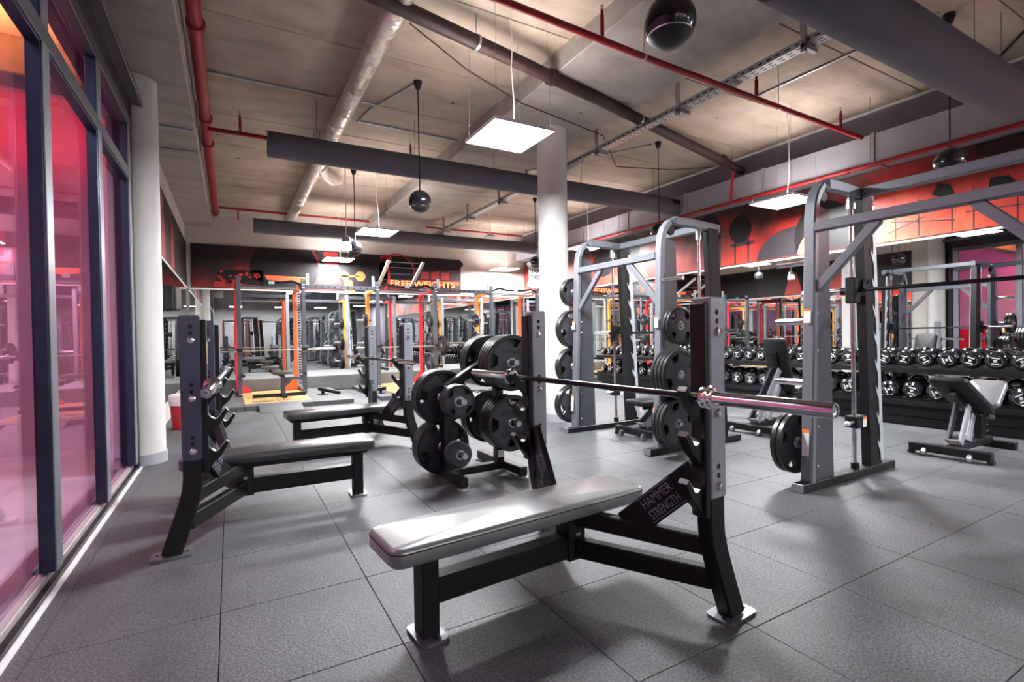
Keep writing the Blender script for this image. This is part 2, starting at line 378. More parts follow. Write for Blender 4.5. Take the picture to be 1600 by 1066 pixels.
KIDS = {}
def link(name, me, parent=None, kind=None):
    o = bpy.data.objects.new(name, me); col.objects.link(o)
    if parent: o.parent = parent; KIDS.setdefault(parent.name, []).append(o)
    if kind: o['kind'] = kind
    return o
def tag(o, label, cat, group=None):
    o['label'] = label; o['category'] = cat
    if group: o['group'] = group
    return o
def thing(name, label, cat, loc=(0, 0, 0), rz=0, group=None):
    o = link(name, None); o.location = loc; o.rotation_euler = (0, 0, rz); o.empty_display_size = 0.1
    return tag(o, label, cat, group)
def dup(o, loc=None, rot=None, label=None, group=None, parent=None):
    c = o.copy(); col.objects.link(c)
    if parent: c.parent = parent; KIDS.setdefault(parent.name, []).append(c)
    if loc is not None: c.location = loc
    if rot is not None: c.rotation_euler = rot
    if label: c['label'] = label
    if group: c['group'] = group
    for k in list(KIDS.get(o.name, [])): dup(k, parent=c)
    return c
def struct(o): o['kind'] = 'structure'; return o
def Tm(x, y, z): return Matrix.Translation(V((x, y, z)))
TXT = {}
def text(s, h, o, ex, ey, name, m, parent, th=0.002, width=None, bold=0.0):
    """flat lettering, centred on o, cap height h, reading along ex"""
    key = (s, bold)
    if key not in TXT:
        cu = bpy.data.curves.new('lettering', 'FONT'); cu.body = s; cu.size = 1; cu.extrude = 0.5; cu.align_x = 'CENTER'; cu.resolution_u = 2
        cu.offset = bold
        ob = bpy.data.objects.new('lettering', cu); me = bpy.data.meshes.new_from_object(ob)
        vs = [v.co.copy() for v in me.vertices]; fs = [tuple(p.vertices) for p in me.polygons]
        bpy.data.objects.remove(ob); bpy.data.meshes.remove(me)
        x0 = min(v.x for v in vs); x1 = max(v.x for v in vs); y0 = min(v.y for v in vs); y1 = max(v.y for v in vs)
        TXT[key] = ([((v.x - (x0 + x1) / 2), (v.y - (y0 + y1) / 2) / (y1 - y0), v.z + 0.5) for v in vs], fs, (x1 - x0) / (y1 - y0), x1 - x0)
    vs, fs, asp, wd = TXT[key]
    o = V(o); ex = V(ex).normalized(); ey = V(ey).normalized(); ez = ex.cross(ey)
    W = width if width else asp * h
    mb = MB(); mb.add([o + ex * (a / wd * W) + ey * (b * h) + ez * (c * th) for a, b, c in vs], fs)
    return mb.build(name, m, parent, smooth=False)
def arc(cx, cy, r, a0, a1, n=6): return [(cx + r * math.cos(R(a0 + (a1 - a0) * i / n)), cy + r * math.sin(R(a0 + (a1 - a0) * i / n))) for i in range(n + 1)]

# ------------------------------------------------------------------ setting
XL, XR, YB, YF, ZC = -0.80, 7.55, 12.65, -9.0, 4.07
T0 = 0.603
fl = struct(MB().lim(XL - 0.05, XR + 0.1, YF - 0.1, YB + 0.1, -0.12, -0.012).build('floor', M_JOINT, smooth=False))
tile = MB().lim(-T0 / 2 + 0.0016, T0 / 2 - 0.0016, -T0 / 2 + 0.0016, T0 / 2 - 0.0016, -0.012, 0.0, 0.0012).build('floor_tile', M_RUB, fl, smooth=False)
tx0, ty0 = -0.06 - T0, 0.022
first = True
for j in range(0, 20):
    for i in range(0, 14):
        cx, cy = tx0 + (i + 0.5) * T0, ty0 + (j + 0.5) * T0
        o = tile if first else dup(tile, parent=fl)
        o.location = (cx, cy, random.uniform(-0.0006, 0.0)); first = False
b = MB(); b.lim(XL, XR, YF, ty0, -0.012, 0.0); b.lim(XL, XR, ty0 + 20 * T0, YB, -0.012, 0.0)
b.lim(XL, tx0, ty0, ty0 + 20 * T0, -0.012, 0); b.lim(tx0 + 14 * T0, XR, ty0, ty0 + 20 * T0, -0.012, 0)
b.build('floor_mat', M_RUB, fl, smooth=False)

cl = struct(MB().lim(XL - 1.0, XR + 0.2, YF - 0.2, YB + 0.2, ZC + 0.02, ZC + 0.3).build('ceiling', M_JOINT, smooth=False))
py = 5.19 - 13 * 1.14
while py < YB:
    y0, y1 = max(py, YF), min(py + 1.14, YB)
    if y1 > y0 + 0.05:
        MB().lim(-0.3, 3.0, y0 + 0.006, y1 - 0.006, ZC, ZC + 0.03, 0.004).build('ceiling_panel', M_CONC, cl, smooth=False)
        MB().lim(4.3, XR, y0 + 0.006, y1 - 0.006, ZC, ZC + 0.03, 0.004).build('ceiling_panel', M_CONC, cl, smooth=False)
    py += 1.14
struct(MB().lim(3.0, 4.3, YF, YB, 3.86, ZC + 0.03, 0.01).build('trim_1', M_CONCB))
struct(MB().lim(XL - 0.9, -0.3, YF, YB, 3.60, ZC + 0.03, 0.015).build('trim_2', M_CONCB))
struct(MB().lim(XR - 0.03, XR, YF, YB, ZC - 0.03, ZC).build('trim_5', M_WHITE, smooth=False))
struct(MB().lim(XL - 0.1, XR + 0.15, YB, YB + 0.15, -0.1, ZC + 0.1).build('wall_back', M_WALL, smooth=False))
struct(MB().lim(XR, XR + 0.15, YF, YB + 0.1, -0.1, ZC + 0.1).build('wall_right', M_WALLP, smooth=False))
struct(MB().lim(XL - 0.1, XR + 0.15, YF - 0.15, YF, -0.1, ZC + 0.1).build('wall_front', mat('hall_wall_paint', (0.17, 0.17, 0.175), 0.75, var=0.08, scale=2), smooth=False))
wl = MB(); wl.lim(XL - 0.12, XL, 6.05, YB, -0.1, 3.62)
wl.lim(XL - 0.12, XL, YF, -5.0, -0.1, 3.62)
struct(wl.build('wall_left', M_WALL, smooth=False))
# ledge along the back wall, mirrors over it
lg = MB().lim(-0.74, XR - 0.02, 11.6, YB - 0.02, 0, 0.33, 0.01).build('mirror_ledge', M_LEDGE); tag(lg, 'speckled grey rubber step running along the foot of the back mirror', 'ledge')
mt = thing('wall_mirror', 'wide mirror panels on the back wall behind the power racks', 'mirror', (3.4, 12.63, 0.33))
px = [-0.74, 1.3, 3.3, 5.4, 7.5]
for a, c in zip(px, px[1:]):
    MB().lim(a + 0.003 - 3.4, c - 0.003 - 3.4, -0.01, 0.01, 0.0, 1.91).build('mirror_pane', M_MIR, mt, smooth=False)
MB().lim(-0.74 - 3.4, 7.5 - 3.4, -0.02, 0.012, 1.912, 1.94).build('top_trim', M_WHITE, mt, smooth=False)
mt = thing('wall_mirror', 'tall mirror panels on the right wall behind the dumbbell racks', 'mirror', (7.53, 5.5, 0.02))
px = [-2.0, -0.2, 1.4, 3.25, 5.2, 7.2, 9.2, 12.6]
for a, c in zip(px, px[1:]):
    MB().lim(-0.01, 0.012, a + 0.003 - 5.5, c - 0.003 - 5.5, 0.0, 2.22).build('mirror_pane', M_MIR, mt, smooth=False)
MB().lim(-0.02, 0.014, -2.0 - 5.5, 7.1, 2.222, 2.25).build('top_trim', M_WHITE, mt, smooth=False)
mt = thing('wall_mirror', 'narrow mirror on the left wall past the round column', 'mirror', (XL + 0.03, 9.5, 0.02))
MB().lim(-0.02, 0.0, -3.1, 3.05, 0.3, 2.22).build('mirror_pane', M_MIR, mt, smooth=False)
MB().lim(-0.02, 0.006, -3.1, 3.05, 2.222, 2.25).build('top_trim', M_WHITE, mt, smooth=False)

# ------------------------------------------------------------------ murals (flat prints)
def disc_poly(cx, cz, rx, rz=None, n=28): rz = rz or rx; return [(cx + rx * math.cos(2 * PI * i / n), cz + rz * math.sin(2 * PI * i / n)) for i in range(n)]
def ring_poly(mb, cx, cz, r0, r1, a0, a1, plane, n=18):
    for i in range(n):
        aa = R(a0 + (a1 - a0) * i / n); ab = R(a0 + (a1 - a0) * (i + 1) / n)
        q = [(cx + r0 * math.cos(aa), cz + r0 * math.sin(aa)), (cx + r1 * math.cos(aa), cz + r1 * math.sin(aa)), (cx + r1 * math.cos(ab), cz + r1 * math.sin(ab)), (cx + r0 * math.cos(ab), cz + r0 * math.sin(ab))]
        plane(mb, q)
mu = thing('wall_mural', 'black and red gym mural along the top of the back wall', 'mural', (0, 12.62, 0))
MB().lim(-0.70, 5.52, -0.006, 0.025, 2.275, 3.22).build('print_base', M_MURB, mu, smooth=False)
def BP(d): return lambda mb, q: mb.prism([(a, b) for a, b in q], (0, -0.006, 0), (1, 0, 0), (0, 0, 1), 0.0012 * d)
def bshape(name, m, d, polys):
    for q in polys:
        mb = MB(); BP(d)(mb, q); mb.build(name, m, mu, smooth=False)
def clipz(q, lo=2.276, hi=3.219): return [(a, min(max(b, lo), hi)) for a, b in q]
bshape('print_disc', M_PRB, 1, [clipz(disc_poly(1.15, 2.80, 0.74, 0.60))])
bshape('print_disc', M_PRB, 1, [clipz(disc_poly(2.90, 2.82, 0.62, 0.62))])
bshape('print_disc', M_PRB, 1, [clipz(disc_poly(3.75, 2.86, 0.46, 0.46))])
bshape('print_disc', M_PRB, 1, [clipz(disc_poly(4.9, 3.1, 0.7, 0.2))])
for q in ((2.9, 2.72, 0.62, 0.67, -40, 48), (3.75, 2.80, 0.44, 0.475, -50, 150), (1.15, 2.75, 0.72, 0.76, -10, 38)):
    mb = MB(); ring_poly(mb, *q, BP(2)); mb.build('print_ring', M_PRR, mu, smooth=False)
bshape('print_patch', M_PRO, 2, [[(0.75, 2.50), (1.5, 2.44), (1.62, 2.58), (0.7, 2.60)], [(2.45, 2.28), (2.7, 2.28), (2.62, 2.55), (2.42, 2.58)]])
bshape('print_dumbbell', M_PRO, 3, [disc_poly(2.46, 2.66, 0.10), disc_poly(2.83, 2.66, 0.12), [(1.95, 2.61), (2.8, 2.645), (2.8, 2.675), (1.95, 2.66)]])
bshape('print_window', M_PRR, 2, [[(4.38 + 0.29 * i, 2.66), (4.38 + 0.29 * i + 0.23, 2.66), (4.38 + 0.29 * i + 0.22, 2.86 + 0.02 * (i % 2)), (4.38 + 0.29 * i, 2.84)] for i in range(3)])
bshape('print_band', M_PRO, 2, [[(4.3 + 0.2 * i, 2.52), (4.3 + 0.2 * i + 0.17, 2.52), (4.3 + 0.2 * i + 0.17, 2.62), (4.3 + 0.2 * i, 2.62)] for i in range(6)])
rb = []
for i in range(26):
    cx, cz = random.uniform(-0.2, 0.62), random.uniform(2.42, 2.66); r_ = random.uniform(0.018, 0.045)
    rb.append([(cx + r_ * random.uniform(0.7, 1.3) * math.cos(a), cz + r_ * random.uniform(0.7, 1.3) * math.sin(a)) for a in [2 * PI * k / 7 for k in range(7)]])
bshape('print_spots', M_PRR, 2, rb)
bshape('print_shelf', M_PRB, 1, [[(-0.25, 2.40), (0.68, 2.36), (0.66, 2.70), (-0.22, 2.68)]])
bshape('print_block', M_PRR, 2, [[(-0.30, 2.30), (-0.08, 2.30), (-0.06, 2.42), (-0.28, 2.43)], [(0.02, 2.30), (0.22, 2.30), (0.26, 2.43), (0.06, 2.42)]])
bshape('print_streak', M_PRR, 2, [[(2.02, 2.75), (2.32, 2.80), (2.30, 3.21), (1.98, 3.21)], [(3.35, 3.05), (3.62, 3.02), (3.62, 3.21), (3.40, 3.21)]])

mu2 = thing('wall_mural', 'red and orange gym mural along the top of the right wall', 'mural', (7.52, 0, 0))
MB().lim(-0.006, 0.025, -2.0, 12.55, 2.285, 3.25).build('print_base', M_MURR, mu2, smooth=False)
def rshape(name, m, d, polys):
    for q in polys:
        MB().prism([(-a, b) for a, b in q], (-0.006, 0, 0), (0, -1, 0), (0, 0, 1), 0.0012 * d).build(name, m, mu2, smooth=False)
rshape('print_disc', M_PRB, 1, [clipz(disc_poly(6.10, 3.0, 0.24, 0.24), 2.29, 3.24)])
rshape('print_disc', M_PRB, 1, [clipz(disc_poly(5.46, 2.86, 0.21, 0.24), 2.29, 3.24)])
rshape('print_disc', M_PRG, 1, [clipz(disc_poly(4.55, 2.25, 0.62, 0.48), 2.29, 3.24)])
rshape('print_disc', M_PRB, 2, [clipz(disc_poly(4.12, 2.52, 0.42, 0.50), 2.29, 3.24)])
rshape('print_disc', M_PRB, 1, [clipz(disc_poly(8.25, 2.92, 0.42, 0.42), 2.29, 3.24), clipz(disc_poly(9.0, 2.75, 0.4, 0.3), 2.29, 3.24)])
rshape('print_flame', M_PRY, 3, [[(4.28, 2.29), (4.50, 2.29), (4.46, 2.42), (4.40, 2.52), (4.36, 2.54), (4.33, 2.42)], [(7.6, 2.29), (8.1, 2.29), (8.05, 2.6), (7.75, 2.72)]])
rshape('print_scaffold', M_PRG, 2, [[(5.30, 2.29), (5.33, 2.29), (5.33, 2.75), (5.30, 2.75)], [(5.55, 2.29), (5.58, 2.29), (5.58, 2.65), (5.55, 2.65)], [(5.2, 2.58), (5.66, 2.58), (5.66, 2.64), (5.2, 2.64)], [(5.85, 2.29), (5.9, 2.29), (5.88, 2.95), (5.84, 2.95)], [(5.7, 2.78), (5.95, 2.78), (5.95, 2.82), (5.7, 2.82)]])
sf = []
for y_, h_ in ((1.85, 0.42), (2.05, 0.30), (2.42, 0.50), (2.62, 0.34), (2.95, 0.46), (3.2, 0.28)): sf.append([(y_, 2.30), (y_ + 0.014, 2.30), (y_ + 0.012, 2.30 + h_), (y_, 2.29 + h_)])
for y_, z_, l_, dz in ((1.8, 2.46, 0.7, 0.03), (2.3, 2.60, 0.75, -0.02), (2.6, 2.42, 0.65, 0.10), (2.0, 2.56, 0.5, 0.12), (2.9, 2.52, 0.4, -0.14)): sf.append([(y_, z_), (y_ + l_, z_ + dz), (y_ + l_, z_ + dz + 0.014), (y_, z_ + 0.014)])
rshape('print_scaffold', M_PRG, 2, sf)
rshape('print_block', M_PRB, 2, [[(2.02, 2.66), (2.14, 2.60), (2.22, 2.72), (2.30, 2.70), (2.28, 2.84), (2.12, 2.82)], [(2.6, 2.74), (2.70, 2.70), (2.82, 2.78), (2.76, 2.90), (2.64, 2.86)], [(1.3, 2.5), (1.7, 2.52), (1.68, 2.9), (1.35, 2.86)], [(1.0, 2.29), (1.2, 2.29), (1.2, 2.7), (1.0, 2.7)]])
mu3 = thing('wall_mural', 'dark mural with a red streak on the left wall beside the column', 'mural', (XL + 0.02, 0, 0))
MB().lim(-0.02, 0.006, 6.4, 12.55, 2.285, 3.22).build('print_base', M_PRB, mu3, smooth=False)
mb = MB(); mb.prism([(7.9, 2.30), (8.6, 2.30), (8.4, 2.95), (8.35, 3.15), (8.1, 3.1), (8.15, 2.9)], (0.006, 0, 0), (0, 1, 0), (0, 0, 1), 0.002)
mb.build('print_streak', M_PRR, mu3, smooth=False); mb = MB()
mb.prism([(9.3, 2.30), (9.9, 2.30), (9.7, 3.0), (9.5, 3.0)], (0.006, 0, 0), (0, 1, 0), (0, 0, 1), 0.002)
mb.build('print_streak', M_PRR, mu3, smooth=False)
# wall signs
sg = thing('wall_lettering', 'glowing red and amber FREE WEIGHTS lettering on the back wall mural', 'sign', (4.45, 12.60, 2.52))
text('FREE WEIGHTS', 0.175, (0, 0.0, 0), (1, 0, 0), (0, 0, 1), 'letter_halo', M_LETR, sg, 0.008, 1.80, 0.06)
text('FREE WEIGHTS', 0.150, (0, -0.009, 0), (1, 0, 0), (0, 0, 1), 'letters', M_LETY, sg, 0.006, 1.76, 0.012)
sh = thing('wall_sign', 'white shield sign with black lettering high in the far right corner', 'sign', (7.40, 11.55, 2.80))
poly = [(-0.36, 0.30), (-0.26, 0.36), (0.26, 0.36), (0.36, 0.30), (0.30, 0.15), (0.30, -0.15), (0.36, -0.30), (0.26, -0.36), (-0.26, -0.36), (-0.36, -0.30), (-0.30, -0.15), (-0.30, 0.15)]
ex = V((0.75, -0.66, 0)).normalized(); nrm = ex.cross(V((0, 0, 1)))
MB().prism([(a * 1.05, c * 1.05) for a, c in poly], -nrm * 0.03, ex, (0, 0, 1), 0.02).build('border', M_PRB, sh, smooth=False)
MB().prism(poly, -nrm * 0.012, ex, (0, 0, 1), 0.02).build('shield', M_WHITE, sh, smooth=False)
text('HAMMER', 0.13, nrm * 0.0085 + V((0, 0, 0.09)), ex, (0, 0, 1), 'lettering', M_PRB, sh, 0.004, 0.52, 0.02)
text('STRENGTH', 0.13, nrm * 0.0085 + V((0, 0, -0.09)), ex, (0, 0, 1), 'lettering', M_PRB, sh, 0.004, 0.56, 0.02)

# ------------------------------------------------------------------ columns
def column(x, y, r, top, label):
    t = thing('column', label, 'column', (x, y, 0))
    MB().lathe([(r, 0.0), (r, top)], (0, 0, 0), (0, 0, 1), 48).build('shaft', M_COL, t)
    MB().lathe([(r + 0.012, 0.0), (r + 0.012, 0.10), (r, 0.105)], (0, 0, 0), (0, 0, 1), 48, close=False).build('skirting', M_SKIRT, t)
    return t
column(3.79, 5.57, 0.195, 3.86, 'round pale concrete column standing in the middle of the gym')
column(-0.735, 5.84, 0.175, 3.60, 'round white column at the end of the glass wall')

# ------------------------------------------------------------------ glass wall on the left
wn = struct(MB().lim(-0.86, -0.772, -5.0, 5.62, 0.0, 0.06, 0.004).build('window_1', M_SILL, smooth=False))
MB().lim(-0.772, -0.741, -5.0, 5.62, 0.0, 0.03, 0.002).build('sill_riser', M_BLK, wn, smooth=False)
MB().lim(-0.741, -0.718, -5.0, 5.62, 0.0, 0.010).build('floor_strip', M_WHITE, wn, smooth=False)
MB().lim(-0.90, -0.83, -5.0, 5.62, 0.07, 0.085).build('sill_cap', M_STEEL, wn, smooth=False)
ys = [-4.95, -3.9, -2.8, -1.7, -0.6, 0.75, 1.95, 3.16, 4.30, 5.45]
for y_ in ys:
    MB().lim(-0.80, -0.742, y_ - 0.055, y_ + 0.055, 0.07, 3.06, 0.004).build('post', M_FRAME, wn, smooth=False)
    MB().lim(-0.742, -0.735, y_ - 0.05, y_ + 0.05, 0.07, 3.06, 0.002).build('post_cover', M_GRYS, wn, smooth=False)
MB().lim(-0.80, -0.742, -5.0, 5.5, 2.55, 2.66, 0.004).build('transom', M_FRAME, wn, smooth=False)
MB().lim(-0.742, -0.734, -5.0, 5.5, 2.56, 2.65, 0.002).build('transom_cover', M_DGRY, wn, smooth=False)
MB().lim(-0.82, -0.735, -5.0, 5.62, 3.04, 3.14, 0.004).build('head', M_DGRY, wn, smooth=False)
MB().lim(-0.95, -0.74, -5.0, 5.72, 3.14, 3.60, 0.004).build('header_box', M_BLK, wn, smooth=False)
MB().lim(-0.75, -0.66, -5.0, 5.72, 3.30, 3.36, 0.004).build('header_ledge', M_DGRY, wn, smooth=False)
MB().lim(-0.86, -0.735, 5.52, 5.60, 0.0, 3.6, 0.004).build('end_post', M_BLK, wn, smooth=False)
MB().lim(-0.92, -0.86, 5.60, 6.06, 0.0, 3.6).build('end_panel', M_BLK, wn, smooth=False)
for a, c in zip(ys, ys[1:]):
    MB().lim(-0.797, -0.791, a + 0.055, c - 0.055, 0.08, 2.555).build('pane', M_GLASS, wn, smooth=False)
    MB().lim(-0.797, -0.791, a + 0.055, c - 0.055, 2.655, 3.045).build('pane', M_GLASS, wn, smooth=False)
# room behind the glass
an = struct(MB().lim(-4.6, -0.86, -5.2, 7.0, -0.1, 0.0).build('floor_annex', M_ANNF, smooth=False))
wa = MB(); wa.lim(-4.75, -4.6, -5.3, 7.1, 0, 3.6); wa.lim(-4.7, -0.9, 6.9, 7.05, 0, 3.6); wa.lim(-4.7, -0.9, -5.3, -5.15, 0, 3.6)
struct(wa.build('wall_annex', M_PINK, smooth=False))
struct(MB().lim(-4.7, -0.9, -5.3, 7.05, 3.55, 3.62).build('ceiling_annex', M_ANNC, smooth=False))
struct(MB().lim(-4.6, -0.95, 5.3, 5.6, 3.25, 3.55, 0.01).build('trim_3', M_CONCB))
struct(MB().lim(-4.6, -4.58, -5.15, 6.9, 0.0, 1.1).build('trim_4', M_RED_ORGDIM, smooth=False))
column(-2.3, 6.3, 0.17, 3.55, 'round column in the magenta room behind the glass wall')

# ------------------------------------------------------------------ ceiling lights
def panel(x, y, z, label, down=M_PDN, up=True):
    t = thing('panel_light', label, 'ceiling light', (x, y, z), 0, 'square panel lights hung from the ceiling')
    s_ = 0.31
    fr = MB()
    for a in (-1, 1):
        fr.box((a * (s_ - 0.006), 0, 0.005), (0.012, 2 * s_, 0.03), 0.002); fr.box((0, a * (s_ - 0.006), 0.005), (2 * s_ - 0.024, 0.012, 0.03), 0.002)
    fr.build('frame', M_WHITE, t)
    MB().lim(-s_ + 0.012, s_ - 0.012, -s_ + 0.012, s_ - 0.012, -0.008, 0.0).build('diffuser', down, t, smooth=False)
    MB().lim(-s_ + 0.03, s_ - 0.03, -s_ + 0.03, s_ - 0.03, 0.012, 0.018).build('added_top_glow' if up else 'back_plate', M_PUP if up else M_WHITE, t, smooth=False)  # glowing top face is an addition that brightens the ceiling
    wr = MB()
    for a in (-1, 1):
        for c in (-1, 1): wr.tube([(a * 0.28, c * 0.28, 0.02), (a * 0.26, c * 0.26, ZC - z)], 0.0016, 5)
    wr.build('suspension_wires', M_WIRE, t)
    cb = MB().tube([(0.05, 0.0, 0.02), (0.03, -0.05, 0.3), (-0.01, -0.08, 0.6), (0.02, -0.06, 0.85), (0.0, -0.05, ZC - z)], 0.006, 6)
    cb.build('power_cable', M_WHITE, t)
    return t
panel(2.30, 4.08, 3.0, 'large bright square panel light nearest to the round middle column')
panel(2.28, 8.85, 3.0, 'panel light hung before the left half of the far duct')
panel(2.20, 12.0, 2.95, 'farthest panel light before the black back wall mural')
panel(6.60, 4.12, 2.9, 'panel light before the right wall mural above the dumbbells')
panel(6.7, 8.6, 3.0, 'panel light half hidden at the right edge of the middle column')
panel(6.55, 12.0, 2.95, 'panel light glowing by the bare far end of the back wall')
for x, y in ((6.6, -0.6), (6.6, -4.6), (0.3, -6.9), (2.6, -6.9), (4.8, -6.9)):
    panel(x, y, 3.0, 'panel light behind the viewer, seen only in the mirrors', up=False)

def pendant(x, y, z, label):
    t = thing('pendant_lamp', label, 'ceiling light', (x, y, z))
    MB().lathe([(0.085, 0.0), (0.082, 0.01), (0.072, 0.11), (0.0, 0.11)], (0, 0, 0), (0, 0, 1), 24).build('glow_shade', M_LAMP, t)
    MB().lathe([(0.072, 0.112), (0.060, 0.19), (0.02, 0.215), (0.0, 0.215)], (0, 0, 0), (0, 0, 1), 24).build('cap', M_GALV, t)
    MB().tube([(0, 0, 0.2), (0.01, 0.0, 0.8), (0.0, 0, ZC - z)], 0.006, 6).build('cord', M_WHITE, t)
pendant(1.63, 8.2, 2.55, 'small white cylinder pendant lamp beside the ball speaker')
t = thing('ceiling_access_point', 'small white square device hanging under the far duct', 'wireless device', (4.72, 9.25, 3.18))
MB().lathe([(0.02, 0.09), (0.05, 0.05), (0.13, 0.02), (0.13, 0.0), (0.0, -0.004)], (0, 0, 0), (0, 0, 1), 4).build('housing', M_WHITE, t)
MB().tube([(0, 0, 0.08), (0, 0, ZC - 3.18)], 0.008, 6).build('stem', M_WHITE, t)

def ball(x, y, z, label):
    t = thing('ball_speaker', label, 'speaker', (x, y, z), 0, 'black ball speakers hung on cords')
    r = 0.127
    MB().lathe([(0.0, r)] + [(r * math.sin(R(a)), r * math.cos(R(a))) for a in range(10, 121, 10)], (0, 0, 0), (0, 0, 1), 32).build('shell', M_SPK, t)
    MB().lathe([(r * math.sin(R(120)) * 1.01, r * math.cos(R(120))), (r * 0.84, -r * 0.56), (r * 0.6, -r * 0.80), (r * 0.3, -r * 0.94), (0, -r * 0.98)], (0, 0, 0), (0, 0, 1), 32).build('grill', M_GRILL, t)
    MB().lathe([(r * 0.86, -r * 0.48), (r * 0.885, -r * 0.50), (r * 0.86, -r * 0.535)], (0, 0, 0), (0, 0, 1), 32, close=False).build('chrome_ring', M_CHR, t)
    MB().tube([(0, 0, r * 0.97), (0, 0, ZC - z - 0.05)], 0.007, 6).build('cord', M_BLK, t)
    MB().lathe([(0.0, -0.09), (0.025, -0.09), (0.045, -0.03), (0.05, 0.0)], (0, 0, ZC - z), (0, 0, 1), 20).build('ceiling_cup', M_BLK, t)
for x, y, l in ((1.95, 1.80, 'largest black ball speaker at the top edge of the photo'), (1.93, 5.53, 'black ball speaker hanging left of the middle column'),
                (1.93, 8.95, 'black ball speaker beside the white pendant lamp'), (5.78, 5.60, 'black ball speaker above the middle smith machine'),
                (5.90, 2.075, 'black ball speaker at upper right over the near smith machine'), (5.74, 9.10, 'small black ball speaker left of the middle column by the shield sign')):
    ball(x, y, 2.70, l)

# ------------------------------------------------------------------ ducts, pipes, trays under the ceiling
def round_duct(x0, x1, y, z, r, label, hooks):
    t = thing('round_duct', label, 'air duct', (x0, y, z))
    L_ = x1 - x0
    MB().lathe([(0, 0), (r * 0.98, 0), (r, 0.01), (r, L_), (0, L_)], (0, 0, 0), (1, 0, 0), 40).build('duct_tube', M_DUCT, t)
    MB().lim(-0.02, L_, -0.006, 0.006, r - 0.002, r + 0.012).build('hanger_rail', M_DGRY, t)
    for h in hooks:
        mb = MB(); mb.tube([(h, 0, r + 0.01), (h, 0, ZC - z)], 0.004, 5)
        mb.tube([(h + 0.035 * math.cos(R(a)), 0, r + 0.06 + 0.05 * math.sin(R(a))) for a in range(0, 361, 30)], 0.003, 5)
        mb.build('hanger_wire', M_WIRE, t)
    return t
d = round_duct(0.43, 7.15, 6.55, 3.445, 0.148, 'long grey round air duct running behind the middle column', (0.55, 1.8, 3.0, 4.6, 6.2))
MB().lathe([(0.10, 0.0), (0.10, 0.18), (0.13, 0.19), (0.13, 0.24)], (6.72, 0, 0.0), (1, 0, 0), 24).build('spigot', M_GALV, d)
MB().box((6.62, -0.14, 0.05), (0.16, 0.05, 0.06), 0.005).build('actuator', M_BLK, d)
round_duct(0.46, 7.2, 11.45, 3.46, 0.145, 'farthest grey round air duct before the back wall', (0.6, 2.4, 4.5, 6.4))
round_duct(2.9, 6.55, 1.83, 3.33, 0.19, 'wide dark round air duct crossing the upper right corner', (2.8, 3.4))
t = thing('rectangular_duct', 'pale rectangular air duct along the top of the right wall', 'air duct', (7.33, 2.0, 3.26))
ys_ = [-7.0, -4.5, -2.0, -0.2, 1.3, 2.8, 4.3, 5.8, 7.3, 8.8, 10.45]
for a, c in zip(ys_, ys_[1:]):
    MB().lim(-0.16, 0.20, a + 0.02 - 0.0, c - 0.02, 0.0, 0.37, 0.004).build('duct_section', M_SKIRT if False else mat('duct_sheet', (0.30, 0.29, 0.33), 0.45, metal=0.3, var=0.05, scale=3), t, smooth=False)
    MB().lim(-0.175, 0.205, c - 0.02, c + 0.02, -0.012, 0.38, 0.003).build('duct_flange', M_GALV, t, smooth=False)

def pipe(name, label, path, r, m, cat='pipe', stubs=(), up=(0, 0, 1), rings=(), n=14, rods=()):
    t = thing(name, label, cat, path[0]); o = V(path[0])
    MB().tube([V(p) - o for p in path], r, n, up).build('tube', m, t)
    for p in stubs:
        p = V(p) - o
        mb = MB().cyl(p, p + V((0, 0, 0.19)), r * 0.62, 10); mb.cyl(p + V((0, 0, 0.19)), p + V((0, 0, 0.225)), r * 0.42, 8)
        s_ = mb.build('sprinkler_riser', m, t)
        MB().lathe([(0.012, 0.0), (0.016, 0.012), (0.004, 0.02), (0.018, 0.045), (0, 0.048)], p + V((0, 0, 0.225)), (0, 0, 1), 8).build('sprinkler_head', M_STEEL, s_)
    for p in rods:
        p = V(p) - o
        mb = MB().tube([p + V((0, 0, r)), V((p.x, p.y, ZC - o.z))], 0.005, 6); mb.lathe([(r * 1.03, -0.012), (r * 1.10, -0.012), (r * 1.10, 0.012), (r * 1.03, 0.012)], p, V(path[1]) - V(path[0]), 16, close=False)
        mb.build('hanger_clamp', M_GALV, t)
    for p, ax in rings:
        MB().lathe([(r * 1.02, -0.03), (r * 1.28, -0.028), (r * 1.28, 0.028), (r * 1.02, 0.03)], V(p) - o, ax, 16, close=False).build('coupling', m, t)
    return t
p_ = pipe('sprinkler_pipe', 'thick red sprinkler pipe running along the left concrete beam', [(-0.18, -3.0, 3.84), (-0.2, 3.0, 3.83), (-0.22, 12.25, 3.8)], 0.057, M_RED, 'sprinkler pipe',
     rings=[((-0.205, 7.05, 3.815), (0, 1, 0)), ((-0.21, 7.9, 3.81), (0, 1, 0)), ((-0.22, 12.0, 3.8), (0, 1, 0)), ((-0.2, 5.0, 3.825), (0, 1, 0))])
pipe('sprinkler_pipe', 'thin red branch pipe from the left main to the near round duct', [(-0.19, 7.12, 3.72), (1.5, 7.1, 3.72), (7.2, 7.05, 3.70)], 0.026, M_RED, 'sprinkler pipe', stubs=[(0.16, 7.12, 3.73), (2.35, 7.1, 3.73), (4.3, 7.07, 3.72)])
pipe('sprinkler_pipe', 'thin red pipe running above the farthest round duct', [(-0.16, 12.3, 3.96), (7.3, 12.3, 3.96)], 0.026, M_RED, 'sprinkler pipe', stubs=[(0.2, 12.3, 3.73), (3.2, 12.3, 3.73), (4.9, 12.3, 3.73)])
